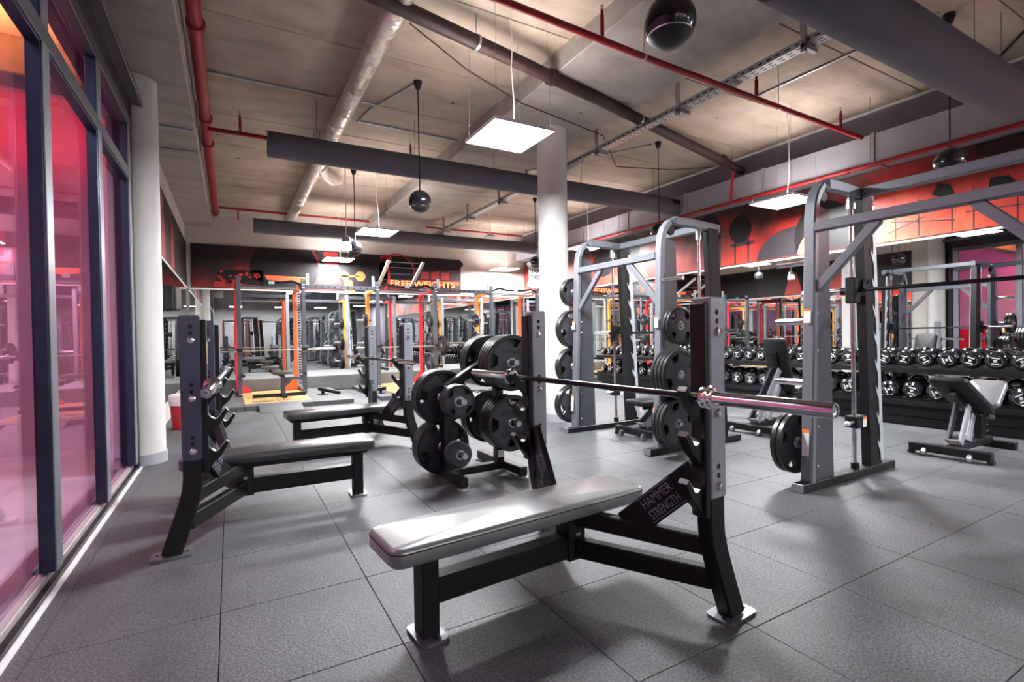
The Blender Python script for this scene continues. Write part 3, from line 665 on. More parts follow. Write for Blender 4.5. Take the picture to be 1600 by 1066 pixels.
pipe('sprinkler_pipe', 'bright red thin pipe crossing the upper middle of the ceiling', [(1.0, 3.2, 3.6), (3.4, 3.31, 3.60), (7.1, 3.40, 3.60)], 0.028, M_RED, 'sprinkler pipe', stubs=[(2.75, 3.27, 3.61), (4.9, 3.35, 3.61), (6.6, 3.39, 3.61)], rods=((3.25, 3.30, 3.60), (5.3, 3.36, 3.60)))
pipe('drain_pipe', 'thick dark brown pipe slanting across the ceiling to the right wall', [(0.2, 3.75, 3.81), (3.72, 4.48, 3.81), (7.45, 5.37, 3.81)], 0.064, M_DRED, 'pipe', rings=[((2.95, 4.32, 3.81), (0.98, 0.22, 0)), ((6.72, 5.19, 3.81), (0.98, 0.22, 0))], rods=((2.0, 4.12, 3.81), (4.5, 4.67, 3.81)))
t = pipe('sprinkler_pipe', 'red pipe running under the rectangular duct on the right wall', [(7.15, -1.0, 3.235), (7.15, 10.8, 3.235)], 0.028, M_RED, 'sprinkler pipe', rings=[((7.15, y_, 3.235), (0, 1, 0)) for y_ in (1.5, 3.6, 5.2, 7.4)])
MB().tube([(-0.02, 6.3, 0.0), (-0.08, 6.3, 0.02), (-0.10, 6.28, 0.1), (-0.10, 6.25, 0.47)], 0.022, 8).build('riser', M_RED, t)
for yy in (1.7, 3.3, 5.3, 8.0):
    MB().tube([(-0.05, yy + 1.0, 0.02), (-0.05, yy + 1.0, 0.84)], 0.003, 5).build('hanger_wire', M_WIRE, t)
t = thing('flexible_duct', 'crinkled silver foil duct running along the ceiling', 'air duct', (1.26, 3.2, 3.90))
prof = []
for i in range(330):
    y_ = i * 0.0285; prof.append((0.100 + (0.004 if i % 2 else -0.004) + random.uniform(-0.003, 0.003), y_))
MB().lathe(prof, (0, 0, 0), (0, 1, 0), 18).build('foil_hose', M_FOIL, t)
MB().tube([(0.05, 5.3, 0.0), (0.18, 5.65, -0.02), (0.36, 5.95, 0.0), (0.46, 6.05, 0.05)], 0.095, 14).build('branch_hose', M_FOIL, t)
# cable tray
t = thing('cable_tray', 'perforated galvanised cable tray hung along the ceiling', 'cable tray', (4.487, -2.0, 3.65))
L_ = 14.2
MB().lim(-0.055, 0.055, 0, L_, 0.0, 0.004).build('tray_base', M_GALV, t, smooth=False)
MB().lim(-0.058, -0.054, 0, L_, 0.0, 0.06).build('tray_side', M_GALV, t, smooth=False)
MB().lim(0.054, 0.058, 0, L_, 0.0, 0.06).build('tray_side', M_GALV, t, smooth=False)
mb = MB()
for i in range(int(L_ / 0.09)):
    for sx in (-0.0595, 0.0585): mb.lim(sx, sx + 0.001, i * 0.09 + 0.02, i * 0.09 + 0.065, 0.02, 0.034)
    for sx in (-0.03, 0.02): mb.lim(sx, sx + 0.012, i * 0.09 + 0.02, i * 0.09 + 0.065, -0.0012, 0.0)
mb.build('slots', M_JOINT, t, smooth=False, kind='stuff')
for y_ in (-0.3, 1.1, 2.56, 3.97, 5.39, 6.81, 8.24, 9.66, 11.0):
    MB().lim(-0.10, -0.065, y_ + 2.0 - 0.02, y_ + 2.02, -0.08, ZC - 3.65, 0.002).build('hanger_post', M_GALV, t)
    MB().lim(-0.10, 0.10, y_ + 2.0 - 0.02, y_ + 2.02, -0.045, -0.002, 0.002).build('bracket', M_GALV, t)
cbm = MB()
for k in range(4): cbm.tube([(-0.035 + 0.022 * k, 0.1, 0.013), (-0.03 + 0.02 * k, 6, 0.013), (-0.035 + 0.022 * k, L_ - 0.1, 0.013)], 0.008, 6)
cbm.build('cables', M_BLK, t)
# conduits and loose cables on the ceiling
def conduit(label, path, r=0.012, m=None): 
    o = MB().tube(path, r, 8).build('conduit', m or M_GALV); tag(o, label, 'conduit'); return o
zc = ZC - 0.014
conduit('grey conduit across the left ceiling before the near duct', [(-0.28, 6.35, zc), (1.10, 6.35, zc)])
conduit('grey conduit leading to the ball speaker left of the column', [(1.42, 6.3, zc), (1.66, 6.3, zc), (1.9, 5.6, zc)])
conduit('grey conduit stepping across the ceiling above the near duct', [(1.62, 6.4, zc), (1.55, 6.9, zc), (3.0, 6.9, zc)])
conduit('thin grey conduit to the speaker above the middle smith machine', [(4.5, 7.9, zc), (5.75, 5.7, zc)])
conduit('grey conduit running along the right ceiling to a speaker', [(5.75, 3.9, zc), (5.76, 2.1, zc)])
conduit('black cable along the upper right ceiling', [(6.15, 1.0, zc), (6.5, 1.55, zc), (7.5, 2.3, zc)], 0.012, M_BLK)
conduit('grey conduits on the left beam above the column', [(-0.72, 6.9, 3.59), (-0.33, 6.9, 3.59), (-0.285, 6.9, 3.62), (-0.285, 6.9, 3.95)], 0.012)
conduit('second grey conduit on the left beam above the column', [(-0.72, 7.7, 3.59), (-0.33, 7.7, 3.59), (-0.285, 7.7, 3.62), (-0.285, 7.7, 3.95)], 0.012)
o = MB().tube([(1.45, 4.35, 3.95), (2.2, 4.75, 3.90), (3.0, 5.0, 3.83), (4.4, 5.25, 3.80), (5.2, 5.9, 3.7), (6.2, 5.7, 3.74), (7.0, 5.3, 3.8)], 0.007, 6).build('loose_cable', M_DRED)
tag(o, 'thin brown cable sagging across the ceiling to the right wall', 'cable')

# ------------------------------------------------------------------ weight plates
PL = {}
def plate_proto(r, th, label_text=None):
    """axis along local Y, front face at -Y; origin at the centre of the plate"""
    root = link('weight_plate', None); root.empty_display_size = 0.05
    h = th / 2
    MB().lathe([(r * 0.84, -h * 0.75), (r * 0.87, -h), (r * 0.97, -h), (r, -h * 0.7), (r, h * 0.7), (r * 0.97, h), (r * 0.87, h), (r * 0.84, h * 0.75), (r * 0.84, -h * 0.75)], (0, 0, 0), (0, 1, 0), 44, close=False).build('rim', M_RUBP, root)
    pts = []
    for i in range(80):
        a = 360 * i / 80; rel = (a % 90) - 45
        q = r * 0.86
        if abs(rel) < 13: q = r * 0.56
        elif abs(rel) < 19: q = r * (0.56 + 0.30 * (abs(rel) - 13) / 6)
        aa = R(a + 45); pts.append((q * math.cos(aa), q * math.sin(aa)))
    wb = MB().prism(pts, (0, h * 0.55, 0), (1, 0, 0), (0, 0, 1), h * 1.1).build('web', M_PLF, root)
    MB().lathe([(0.026, -h * 1.02), (0.036, -h * 1.02), (0.044, -h * 0.5), (0.044, h * 0.5), (0.036, h * 1.02), (0.026, h * 1.02), (0.026, -h * 1.02)], (0, 0, 0), (0, 1, 0), 20, close=False).build('hub_ring', M_STEEL, root)
    if label_text:
        a, b_ = label_text
        text(a, r * 0.17, (0, -h * 0.56, r * 0.62 * 0.62), (1, 0, 0), (0, 0, 1), 'lettering', M_RUBP, root, 0.002, r * 0.85)
        text(b_, r * 0.17, (0, -h * 0.56, -r * 0.62 * 0.62), (1, 0, 0), (0, 0, 1), 'lettering', M_RUBP, root, 0.002, r * 0.95)
    return root
def small_proto(r, th):
    root = link('weight_plate', None); h = th / 2
    MB().lathe([(0.03, -h), (r * 0.9, -h), (r, -h * 0.6), (r, h * 0.6), (r * 0.9, h), (0.03, h), (0.03, -h)], (0, 0, 0), (0, 1, 0), 32, close=False).build('disc', M_PLF, root)
    MB().lathe([(0.026, -h * 1.05), (0.036, -h * 1.05), (0.036, h * 1.05), (0.026, h * 1.05), (0.026, -h * 1.05)], (0, 0, 0), (0, 1, 0), 16, close=False).build('hub_ring', M_STEEL, root)
    return root
SZ = {'large': (0.225, 0.040), 'medium': (0.170, 0.034), 'small': (0.128, 0.030), 'tiny': (0.095, 0.032)}
USED = set()
def plate(size, x, y, z, label, group, spin=None, rz=0, lettered=False):
    k = (size, lettered)
    if k not in PL:
        PL[k] = small_proto(*SZ[size]) if size == 'tiny' else plate_proto(*SZ[size], ('HAMMER', 'STRENGTH') if lettered else None)
        o = PL[k]
    else: o = dup(PL[k])
    o.location = (x, y, z); o.rotation_euler = (0, R(spin if spin is not None else random.uniform(-25, 25)), rz)
    tag(o, label, 'weight plate', group); return o
ORD = ['outermost', 'second', 'third', 'fourth', 'fifth', 'sixth']
def stack(x, y0, z, sizes, sgn, where, group, lettered=False, spin=None):
    """plates on a peg, from the outermost inwards; sgn = direction inwards along Y"""
    y = y0
    for i, s_ in enumerate(sizes):
        th = SZ[s_][1]
        dz = 0.024 - 0.026 
        plate(s_, x, y + sgn * th / 2, z - 0.001, '%s black plate, %s on %s' % (s_, ORD[i], where), group, lettered=lettered and i == 0, spin=spin if i == 0 else None)
        y += sgn * (th + 0.004)

# ------------------------------------------------------------------ barbells
def barbell(label, loc, rz, shaft=M_STEEL, group=None, end=2.2):
    """lies along local Y"""
    t = thing('barbell', label, 'barbell', loc, rz, group)
    MB().cyl((0, -0.655, 0), (0, 0.655, 0), 0.0142, 16).build('shaft', shaft, t)
    for s_ in (-1, 1):
        o = MB().lathe([(0.016, 0.645), (0.043, 0.647), (0.045, 0.652), (0.045, 0.672), (0.036, 0.676), (0.036, 0.688), (0.0255, 0.692), (0.0255, 1.090), (0.0235, 1.098), (0.019, 1.098), (0.018, 1.092), (0.0, 1.092)], (0, 0, 0), (0, s_, 0), 32).build('sleeve', M_CHR, t)
        MB().lathe([(0.009, 1.0925), (0.013, 1.095), (0.013, 1.0925)], (0, 0, 0), (0, s_, 0), 16, close=False).build('end_cap', M_STEEL, o)
    return t

# ------------------------------------------------------------------ flat bench press stations
def foot_plate(x, y, parent, rz=0, L_=0.17, W=0.115):
    m = Matrix.Translation(V((x, y, 0.012))) @ Matrix.Rotation(rz, 4, 'Z')
    mb = MB(); pts = []
    for cx, cy, a0 in ((L_ / 2 - 0.025, W / 2 - 0.025, 0), (-L_ / 2 + 0.025, W / 2 - 0.025, 90), (-L_ / 2 + 0.025, -W / 2 + 0.025, 180), (L_ / 2 - 0.025, -W / 2 + 0.025, 270)):
        pts += arc(cx, cy, 0.025, a0, a0 + 90, 4)
    ex = m.to_3x3() @ V((1, 0, 0)); ey = m.to_3x3() @ V((0, 1, 0))
    mb.prism(pts, V((x, y, 0.0)), ex, ey, 0.012)
    o = mb.build('foot_plate', M_FOOT, parent)
    hb = MB()
    for a in (-1, 1): hb.cyl(m @ V((a * (L_ / 2 - 0.028), -0.01, 0.0)), m @ V((a * (L_ / 2 - 0.028), -0.01, 0.0008)), 0.009, 12)
    hb.build('bolt_hole', M_JOINT, o)
def bench(label, loc, rz, pm=M_VIN, cm=None):
    cm = cm or M_GRY; PL_, PC = (1.27, -0.515) if pm is M_VING else (1.20, -0.475)  # cover greys differ per station, standing in for the light each gets
    t = thing('bench_press', label, 'weight bench', loc, rz, 'flat bench press stations')
    zt = 0.415
    p = MB().pad(PL_, 0.295, 0.072, 0.05, Tm(PC, 0, zt)).build('pad', pm, t, ang=60)
    sm = MB(); pts = []
    for cx, cy, a0 in ((PL_ / 2 - 0.05, 0.0975, 0), (-PL_ / 2 + 0.05, 0.0975, 90), (-PL_ / 2 + 0.05, -0.0975, 180), (PL_ / 2 - 0.05, -0.0975, 270)):
        pts += [(PC + a, b_, zt - 0.019) for a, b_ in arc(cx, cy, 0.0505, a0, a0 + 90, 4)]
    sm.tube(pts + [pts[0]], 0.0022, 6); sm.build('seam', M_BLK, p)
    MB().lim(-0.93, -0.04, -0.04, 0.04, zt - 0.072 - 0.045, zt - 0.072, 0.004).build('pad_beam', M_BLK, t)
    MB().lim(-1.03, -0.86, -0.055, 0.055, zt - 0.072 - 0.035, zt - 0.071, 0.005).build('leg_bracket', M_BLK, t)
    MB().lim(-1.0, -0.93, -0.045, 0.045, 0.006, zt - 0.10, 0.005).build('leg', M_BLK, t)
    foot_plate(-0.965, 0, t, R(90))
    MB().lim(-0.935, -0.28, -0.04, 0.04, 0.125, 0.225, 0.006).build('lower_rail', M_BLK, t)
    c = MB().lim(-0.29, -0.19, -0.05, 0.05, 0.115, zt - 0.115, 0.005).build('centre_post', M_BLK, t)
    bl = MB()
    for s_ in (-1, 1): bl.lathe([(0.014, 0), (0.014, 0.004), (0.009, 0.01), (0, 0.011)], (-0.24, s_ * 0.05, 0.235), (0, s_, 0), 14)
    bl.build('bolt', M_CHR, c)
    for s_ in (-1, 1):
        MB().bar((-0.23, s_ * 0.04, 0.31), (-0.005, s_ * 0.555, 0.30), 0.05, 0.075, ch=0.006).build('upper_arm', M_BLK, t)
        MB().bar((-0.23, s_ * 0.04, 0.17), (0.03, s_ * 0.56, 0.16), 0.055, 0.085, ch=0.006).build('lower_arm', M_BLK, t)
        up = MB().rect([(0, s_ * 0.575, 0.545), (0, s_ * 0.575, 0.40), (0.006, s_ * 0.575, 0.34), (0.022, s_ * 0.577, 0.27), (0.05, s_ * 0.582, 0.18), (0.105, s_ * 0.592, 0.008)], 0.068, 0.094, (1, 0, 0), 0.008).build('upright', M_BLK, t)
        foot_plate(0.105, s_ * 0.592, t, 0, 0.19, 0.12)
        cv = MB().lim(-0.048, 0.048, s_ * 0.575 - 0.040, s_ * 0.575 + 0.040, 0.50, 1.285, 0.006).build('upright_cover', cm, t); cv['label'] = 'grey upper section of upright'
        hk = MB().lim(-0.076, -0.046, s_ * 0.575 - 0.034, s_ * 0.575 + 0.034, 0.43, 1.262, 0.005).build('hook_rail', M_BLK, t)
        for zz in (0.905, 0.735, 0.555):
            lip = [(-0.172, zz + 0.022), (-0.160, zz + 0.036), (-0.138, zz + 0.008), (-0.122, zz - 0.018), (-0.106, zz - 0.021), (-0.092, zz - 0.012), (-0.074, zz + 0.012)]
            h = MB().prism([(-0.074, zz - 0.115), (-0.098, zz - 0.080), (-0.134, zz - 0.046)] + lip, (0, s_ * 0.575 + 0.020, 0), (1, 0, 0), (0, 0, 1), 0.040).build('bar_hook', M_BLK, t)
            MB().prism(lip[:-1] + [(a, b_ + 0.0035) for a, b_ in lip[:-1]][::-1], (0, s_ * 0.575 + 0.0195, 0), (1, 0, 0), (0, 0, 1), 0.039).build('hook_liner', M_STEEL, h)
        if cm is M_GRYDIM:
            sk = MB().lim(-0.0772, -0.0762, s_ * 0.575 - 0.022, s_ * 0.575 + 0.022, 1.02, 1.14).build('warning_sticker', M_STK, hk, smooth=False)
            MB().lim(-0.0782, -0.0772, s_ * 0.575 + 0.002, s_ * 0.575 + 0.022, 1.02, 1.14).build('sticker_band', M_STKO, hk, smooth=False)
        for q in (-1, 1):
            yb = s_ * 0.575 + q * 0.040
            for zz in (1.15, 0.835, 0.55):
                MB().lathe([(0.019, 0), (0.019, 0.005), (0.013, 0.013), (0, 0.015)], (-0.004, yb, zz), (0, q, 0), 14).build('bolt', M_CHR, cv)
                for dz in (0.040, 0.075): MB().cyl((-0.004, yb, zz + dz), (-0.004, yb + q * 0.0008, zz + dz), 0.011, 12).build('pin_hole', M_JOINT, cv)
        br = MB().bar((-0.135, s_ * 0.26, 0.315), (-0.030, s_ * 0.545, 0.59), 0.035, 0.125, ch=0.004).build('logo_brace', M_BLK, t)
        d = V((0.105, s_ * 0.285, 0.275)).normalized(); nn = V((-0.938, s_ * 0.346, 0)).normalized()
        ex = -d if s_ > 0 else d
        ey = nn.cross(ex)
        c0 = V((-0.082, s_ * 0.403, 0.455)) + nn * 0.0185
        for q, dy in (('HAMMER', 0.026), ('STRENGTH', -0.026)):
            text(q, 0.038, c0 + ey * dy, ex, ey, 'lettering', M_LETW, br, 0.001, 0.16)
        for dy in (-0.054, 0.054): MB().bar(c0 + ey * dy - ex * 0.092, c0 + ey * dy + ex * 0.092, 0.003, 0.001, up=nn, ch=0).build('lettering_border', M_LETW, br)
    return t
B1 = ((1.60, 1.915, 0), R(4.5)); B2 = ((-0.17, 3.80, 0), R(180 - 2.0)); B3 = ((1.53, 5.55, 0), R(4.0))
bench('bench press station with shiny pale lit pad nearest to the viewer', *B1, M_VING)
bench('bench press station by the glass wall with its uprights at left', *B2, cm=M_GRYDIM)
bench('farthest bench press station standing before the wooden lifting platforms', *B3, cm=M_GRYS)
def bar_on(B, label, shaft, shift=0.0, dr=0.0):
    c, s_ = math.cos(B[1]), math.sin(B[1]); lx = -0.106
    x = B[0][0] + lx * c - shift * s_; y = B[0][1] + lx * s_ + shift * c
    barbell(label, (x, y, 0.905 + 0.0), B[1] + dr, shaft, 'barbells racked on the bench press stations')
bar_on(B1, 'bare barbell with black shaft and chrome sleeves on the nearest bench', M_BARD, 0.02)
bar_on(B2, 'bare chrome barbell pointing at the viewer on the bench by the glass wall', M_STEEL, 0.0)
bar_on(B3, 'bare barbell with dark shaft on the farthest bench press station', M_BARD, 0.1)
# ------------------------------------------------------------------ plate tree
t = thing('plate_tree', 'black two-post weight plate tree standing behind the nearest bench', 'plate rack', (1.75, 3.72, 0), R(2))
MB().lim(-0.27, 0.27, -0.035, 0.035, 0.03, 0.09, 0.005).build('base_rail', M_BLK, t)
for x_, y0, y1 in ((-0.27, -0.30, 0.27), (0.27, -0.28, 0.47)):
    MB().lim(x_ - 0.037, x_ + 0.037, y0, y1, 0.02, 0.09, 0.006).build('base_foot', M_BLK, t)
    for yy in (y0 + 0.02, y1 - 0.02): 
        mb = MB(); mb.lathe([(0.055, 0.0), (0.055, 0.012), (0.045, 0.02), (0, 0.02)], (x_, yy, 0), (0, 0, 1), 16); mb.build('foot_pad', M_STEEL, t)
MB().lim(-0.305, -0.235, -0.035, 0.035, 0.06, 0.76, 0.005).build('post', M_BLK, t)
MB().lim(0.165, 0.235, -0.035, 0.035, 0.06, 1.02, 0.005).build('post', M_BLK, t)
MB().bar((-0.27, 0.0, 0.735), (0.20, 0.0, 1.0), 0.06, 0.07, ch=0.005).build('top_brace', M_BLK, t)
MB().lim(0.172, 0.228, -0.0362, -0.0352, 0.13, 0.19).build('sticker', M_STK, t)
PEG = [(-0.27, 0.66), (-0.27, 0.26), (0.19, 0.93), (0.20, 0.45)]
for x_, z_ in PEG:
    MB().cyl((x_, -0.33, z_), (x_, 0.33, z_), 0.0235, 18).build('peg', M_STEEL, t)
def tw(x_): c, s_ = math.cos(R(2)), math.sin(R(2)); return 1.75 + x_ * c, 3.72 + x_ * s_
gp = 'plates on the black plate tree'
x_, y_ = tw(-0.27)
stack(x_, y_ - 0.27, 0.66, ['small', 'small', 'small'], 1, 'the upper left front peg of the plate tree', gp, spin=40)
stack(x_, y_ - 0.27, 0.26, ['tiny', 'tiny', 'tiny'], 1, 'the lower left front peg of the plate tree', gp)
x_, y_ = tw(0.195)
stack(x_, y_ - 0.27, 0.93, ['large', 'large', 'large', 'large'], 1, 'the upper right front peg of the plate tree', gp, True, spin=8)
stack(x_, y_ - 0.27, 0.45, ['large', 'large', 'large', 'large'], 1, 'the lower right front peg of the plate tree', gp, True, spin=0)
x_, y_ = tw(-0.27)
stack(x_, y_ + 0.20, 0.26, ['large', 'large', 'large'], -1, 'the lower left rear peg of the plate tree', gp)
stack(x_, y_ + 0.20, 0.66, ['large', 'large', 'large'], -1, 'the upper left rear peg of the plate tree', gp)
x_, y_ = tw(0.195)
stack(x_, y_ + 0.27, 0.93, ['large', 'large', 'large'], -1, 'the upper right rear peg of the plate tree', gp)
stack(x_, y_ + 0.27, 0.45, ['large', 'large', 'large'], -1, 'the lower right rear peg of the plate tree', gp)

# ------------------------------------------------------------------ smith machines
def smith(label, loc, ya, yb, bar_z, group='smith machines'):
    """local: X depth of the base, ya (near) and yb (far) the two side frames"""
    t = thing('smith_machine', label, 'smith machine', loc, 0, group)
    for yy, out in ((ya, -1), (yb, 1)):
        MB().lim(0.0, 1.30, yy - 0.042, yy + 0.042, 0.004, 0.062, 0.005).build('base_rail', M_BLK, t)
        MB().lim(-0.004, 0.004, yy - 0.043, yy + 0.043, 0.003, 0.063, 0.002).build('base_cap', M_GRYS, t)
        # front tube bending over the top
        pth = [(0.13, yy, 0.06), (0.17, yy, 1.0), (0.20, yy, 1.95), (0.215, yy, 2.06), (0.25, yy, 2.14), (0.31, yy, 2.20), (0.40, yy, 2.225), (0.60, yy, 2.225), (1.02, yy, 2.20)]
        MB().rect(pth, 0.085, 0.055, (1, 0, 0), 0.01).build('frame_tube', M_GRYS, t)
        MB().prism([(0.155, 0.062), (0.42, 0.062), (0.40, 1.0), (0.385, 2.02), (0.225, 2.06), (0.195, 1.0)], (0, yy + 0.022, 0), (1, 0, 0), (0, 0, 1), 0.044).build('side_panel', M_DGRY, t)
        for zz in (0.16, 0.45, 0.60, 1.0, 1.16, 1.28, 1.56, 1.70, 1.88):
            for q in (-1, 1): MB().lathe([(0.014, 0), (0.014, 0.008), (0, 0.016)], (0.205 + 0.012 * zz, yy + q * 0.022, zz), (0, q, 0), 10).build('bolt', M_CHR, t)
        s_ = MB().prism([(0, 0), (0.05, 0), (0.05, 0.19), (0, 0.19)], (0.091, yy + 0.022, 0.25), (0, -1, 0), (0.045, 0, 1), 0.001).build('warning_sticker', M_STK, t, smooth=False)
        MB().prism([(0, 0.165), (0.05, 0.165), (0.05, 0.19), (0, 0.19)], (0.0905, yy + 0.022, 0.25), (0, -1, 0), (0.045, 0, 1), 0.001).build('sticker_band', M_STKO, s_, smooth=False)
        s_ = MB().prism([(0, 0), (0.05, 0), (0.05, 0.10), (0, 0.10)], (0.1305, yy + 0.022, 1.20), (0, -1, 0), (0.035, 0, 1), 0.001).build('warning_sticker', M_STK, t, smooth=False)
        MB().prism([(0, 0.085), (0.05, 0.085), (0.05, 0.10), (0, 0.10)], (0.130, yy + 0.022, 1.20), (0, -1, 0), (0.035, 0, 1), 0.001).build('sticker_band', M_STKO, s_, smooth=False)
        # guide rod, rear post and toothed catch plate
        MB().cyl((0.76, yy, 0.06), (0.73, yy, 2.18), 0.016, 14).build('guide_rod', M_CHR, t)
        MB().lathe([(0.03, 0.0), (0.03, 0.05), (0.018, 0.055)], (0.76, yy, 0.06), (0, 0, 1), 14, close=False).build('rod_foot', M_BLK, t)
        MB().lathe([(0.018, -0.10), (0.030, -0.095), (0.030, -0.02), (0.022, 0.0)], (0.7305, yy, 2.17), (-0.014, 0, 1), 14, close=False).build('rod_cap', M_STEEL, t)
        MB().prism([(0.93, 0.06), (1.10, 0.06), (0.98, 2.19), (0.83, 2.19)], (0, yy + 0.034, 0), (1, 0, 0), (0, 0, 1), 0.068).build('rear_post', M_BLK, t)
        tp = []
        xr = lambda z_: 1.115 - (z_ - 0.06) * 0.056
        n = 9
        for i in range(n):
            z0 = 0.16 + i * 0.215; xl = xr(z0) - 0.045
            tp += [(xl, z0), (xl - 0.020, z0 + 0.03), (xl - 0.040, z0 + 0.075), (xl - 0.048, z0 + 0.110), (xl - 0.030, z0 + 0.088), (xl - 0.020, z0 + 0.070), (xl - 0.010, z0 + 0.085), (xl - 0.006, z0 + 0.13)]
        tp += [(xr(2.12) - 0.045, 2.12), (xr(2.12), 2.12), (xr(0.09), 0.09), (xr(0.09) - 0.045, 0.09)]
        MB().prism(tp, (0, yy - out * 0.038 + 0.003, 0), (1, 0, 0), (0, 0, 1), 0.006).build('catch_plate', M_CATCH, t, smooth=False)
        sp = MB().lim(0.70, 0.86, yy - 0.045, yy + 0.045, 0.385, 0.475, 0.006).build('safety_stop', M_BLK, t)
        MB().cyl((0.62, yy - 0.02, 0.43), (0.70, yy - 0.02, 0.43), 0.012, 10).build('stop_pin', M_STEEL, sp)
        MB().lathe([(0.0, 0), (0.016, 0.006), (0.02, 0.02), (0.016, 0.034), (0, 0.04)], (0.635, yy - 0.02, 0.43), (-1, 0, 0), 14).build('stop_knob', M_WHITE, sp)
        MB().lim(0.79, 0.84, yy - 0.0465, yy - 0.0455, 0.39, 0.468).build('stop_sticker', M_STK, sp, smooth=False)
        MB().lim(0.79, 0.84, yy - 0.0475, yy - 0.0465, 0.45, 0.468).build('stop_sticker_band', M_STKO, sp, smooth=False)
        # weight storage pegs on the outer side
        for zz in (1.645, 1.21, 0.765, 0.32):
            xo = 0.155 + 0.03 * zz
            pg = MB().lathe([(0.034, 0.0), (0.034, 0.015), (0.0235, 0.02), (0.0235, 0.225), (0.019, 0.23), (0, 0.23)], (xo, yy + out * 0.036, zz), (0, out, 0), 18).build('storage_peg', M_CHR, t)
        # pulley at the top
        MB().lathe([(0.042, -0.012), (0.046, -0.008), (0.036, 0.0), (0.046, 0.008), (0.042, 0.012)], (0.34, yy, 2.13), (0, 1, 0), 20).build('pulley', M_BLK, t)
    for x_, z_, h_, mm in ((0.205, 1.885, 0.065, M_GRYS), (0.86, 2.215, 0.07, M_GRYS)):
        MB().lim(x_ - 0.04, x_ + 0.04, ya + 0.036, yb - 0.036, z_ - h_ / 2, z_ + h_ / 2, 0.006).build('cross_beam', mm, t)
    for yy, d in ((ya, 1), (yb, -1)):
        MB().bar((0.20, yy + d * 0.035, 1.44), (0.205, yy + d * 0.43, 1.86), 0.06, 0.045, up=(1, 0, 0), ch=0.005).build('diagonal_brace', M_GRYS, t)
    bz = bar_z
    xb = 0.755 - 0.014 * bz
    rod = MB().cyl((xb + 0.035, ya - 0.03, bz), (xb + 0.035, yb + 0.03, bz), 0.0145, 14).build('smith_bar', M_BARD, t)
    for yy, out in ((ya, -1), (yb, 1)):
        MB().lim(xb - 0.032, xb + 0.055, yy - 0.036, yy + 0.036, bz - 0.10, bz + 0.10, 0.008).build('carriage', M_BLK, t)
        MB().cyl((xb + 0.035, yy + out * 0.03, bz), (xb + 0.035, yy + out * 0.09, bz), 0.032, 16).build('collar', M_BLK, t)
        MB().cyl((xb + 0.035, yy + out * 0.08, bz), (xb + 0.035, yy + out * 0.40, bz), 0.0245, 18).build('bar_sleeve', M_CHR, t)
        MB().prism([(0, 0), (0.05, -0.02), (0.10, 0.015), (0.105, 0.06), (0.085, 0.035), (0.05, 0.02), (0.01, 0.06)], (xb + 0.04, yy - out * 0.05 + 0.01, bz + 0.02), (1, 0, 0), (0, 0, 1), 0.02).build('lock_hook', M_BLK, t)
    return t
S1, S2 = 3.47, 3.37
smith('near dark grey smith machine cut off by the right edge of the photo', (S1, 0, 0), 0.75, 2.09, 1.45)
smith('middle smith machine loaded with storage plates behind the nearest barbell', (S2, 0, 0), 3.45, 4.75, 1.15)
def px_(S, zz): return S + 0.155 + 0.03 * zz
g1 = 'plates stored on the middle smith machine'
stack(px_(S2, 1.21), 3.45 - 0.036 - 0.215, 1.21, ['medium', 'medium'], 1, 'the second near peg of the middle smith machine', g1, spin=45)
stack(px_(S2, .765), 3.45 - 0.036 - 0.225, .765, ['large'] * 4, 1, 'the third near peg of the middle smith machine', g1)
stack(px_(S2, .32), 3.45 - 0.036 - 0.20, .32, ['large'] * 3, 1, 'the lowest near peg of the middle smith machine', g1)
for zz, szs, nm in ((1.645, ['medium', 'medium'], 'topmost'), (1.21, ['large', 'large'], 'second'), (.765, ['large', 'large'], 'third'), (.32, ['large', 'large'], 'lowest')):
    stack(px_(S2, zz), 4.75 + 0.036 + 0.11, zz, szs, -1, 'the %s far peg of the middle smith machine' % nm, g1)
stack(px_(S1, .32), 2.09 + 0.036 + 0.135, .32, ['large', 'large'], -1, 'the lowest peg of the near smith machine', 'plates stored on the near smith machine')
for zz, n, nm in ((1.21, 2, 'second'), (.765, 4, 'third'), (.32, 2, 'lowest')):
    stack(px_(S1, zz), 0.75 - 0.036 - 0.20, zz, ['large'] * n, 1, 'the %s mirrored peg of the near smith machine' % nm, 'plates on the hidden side of the near smith machine')

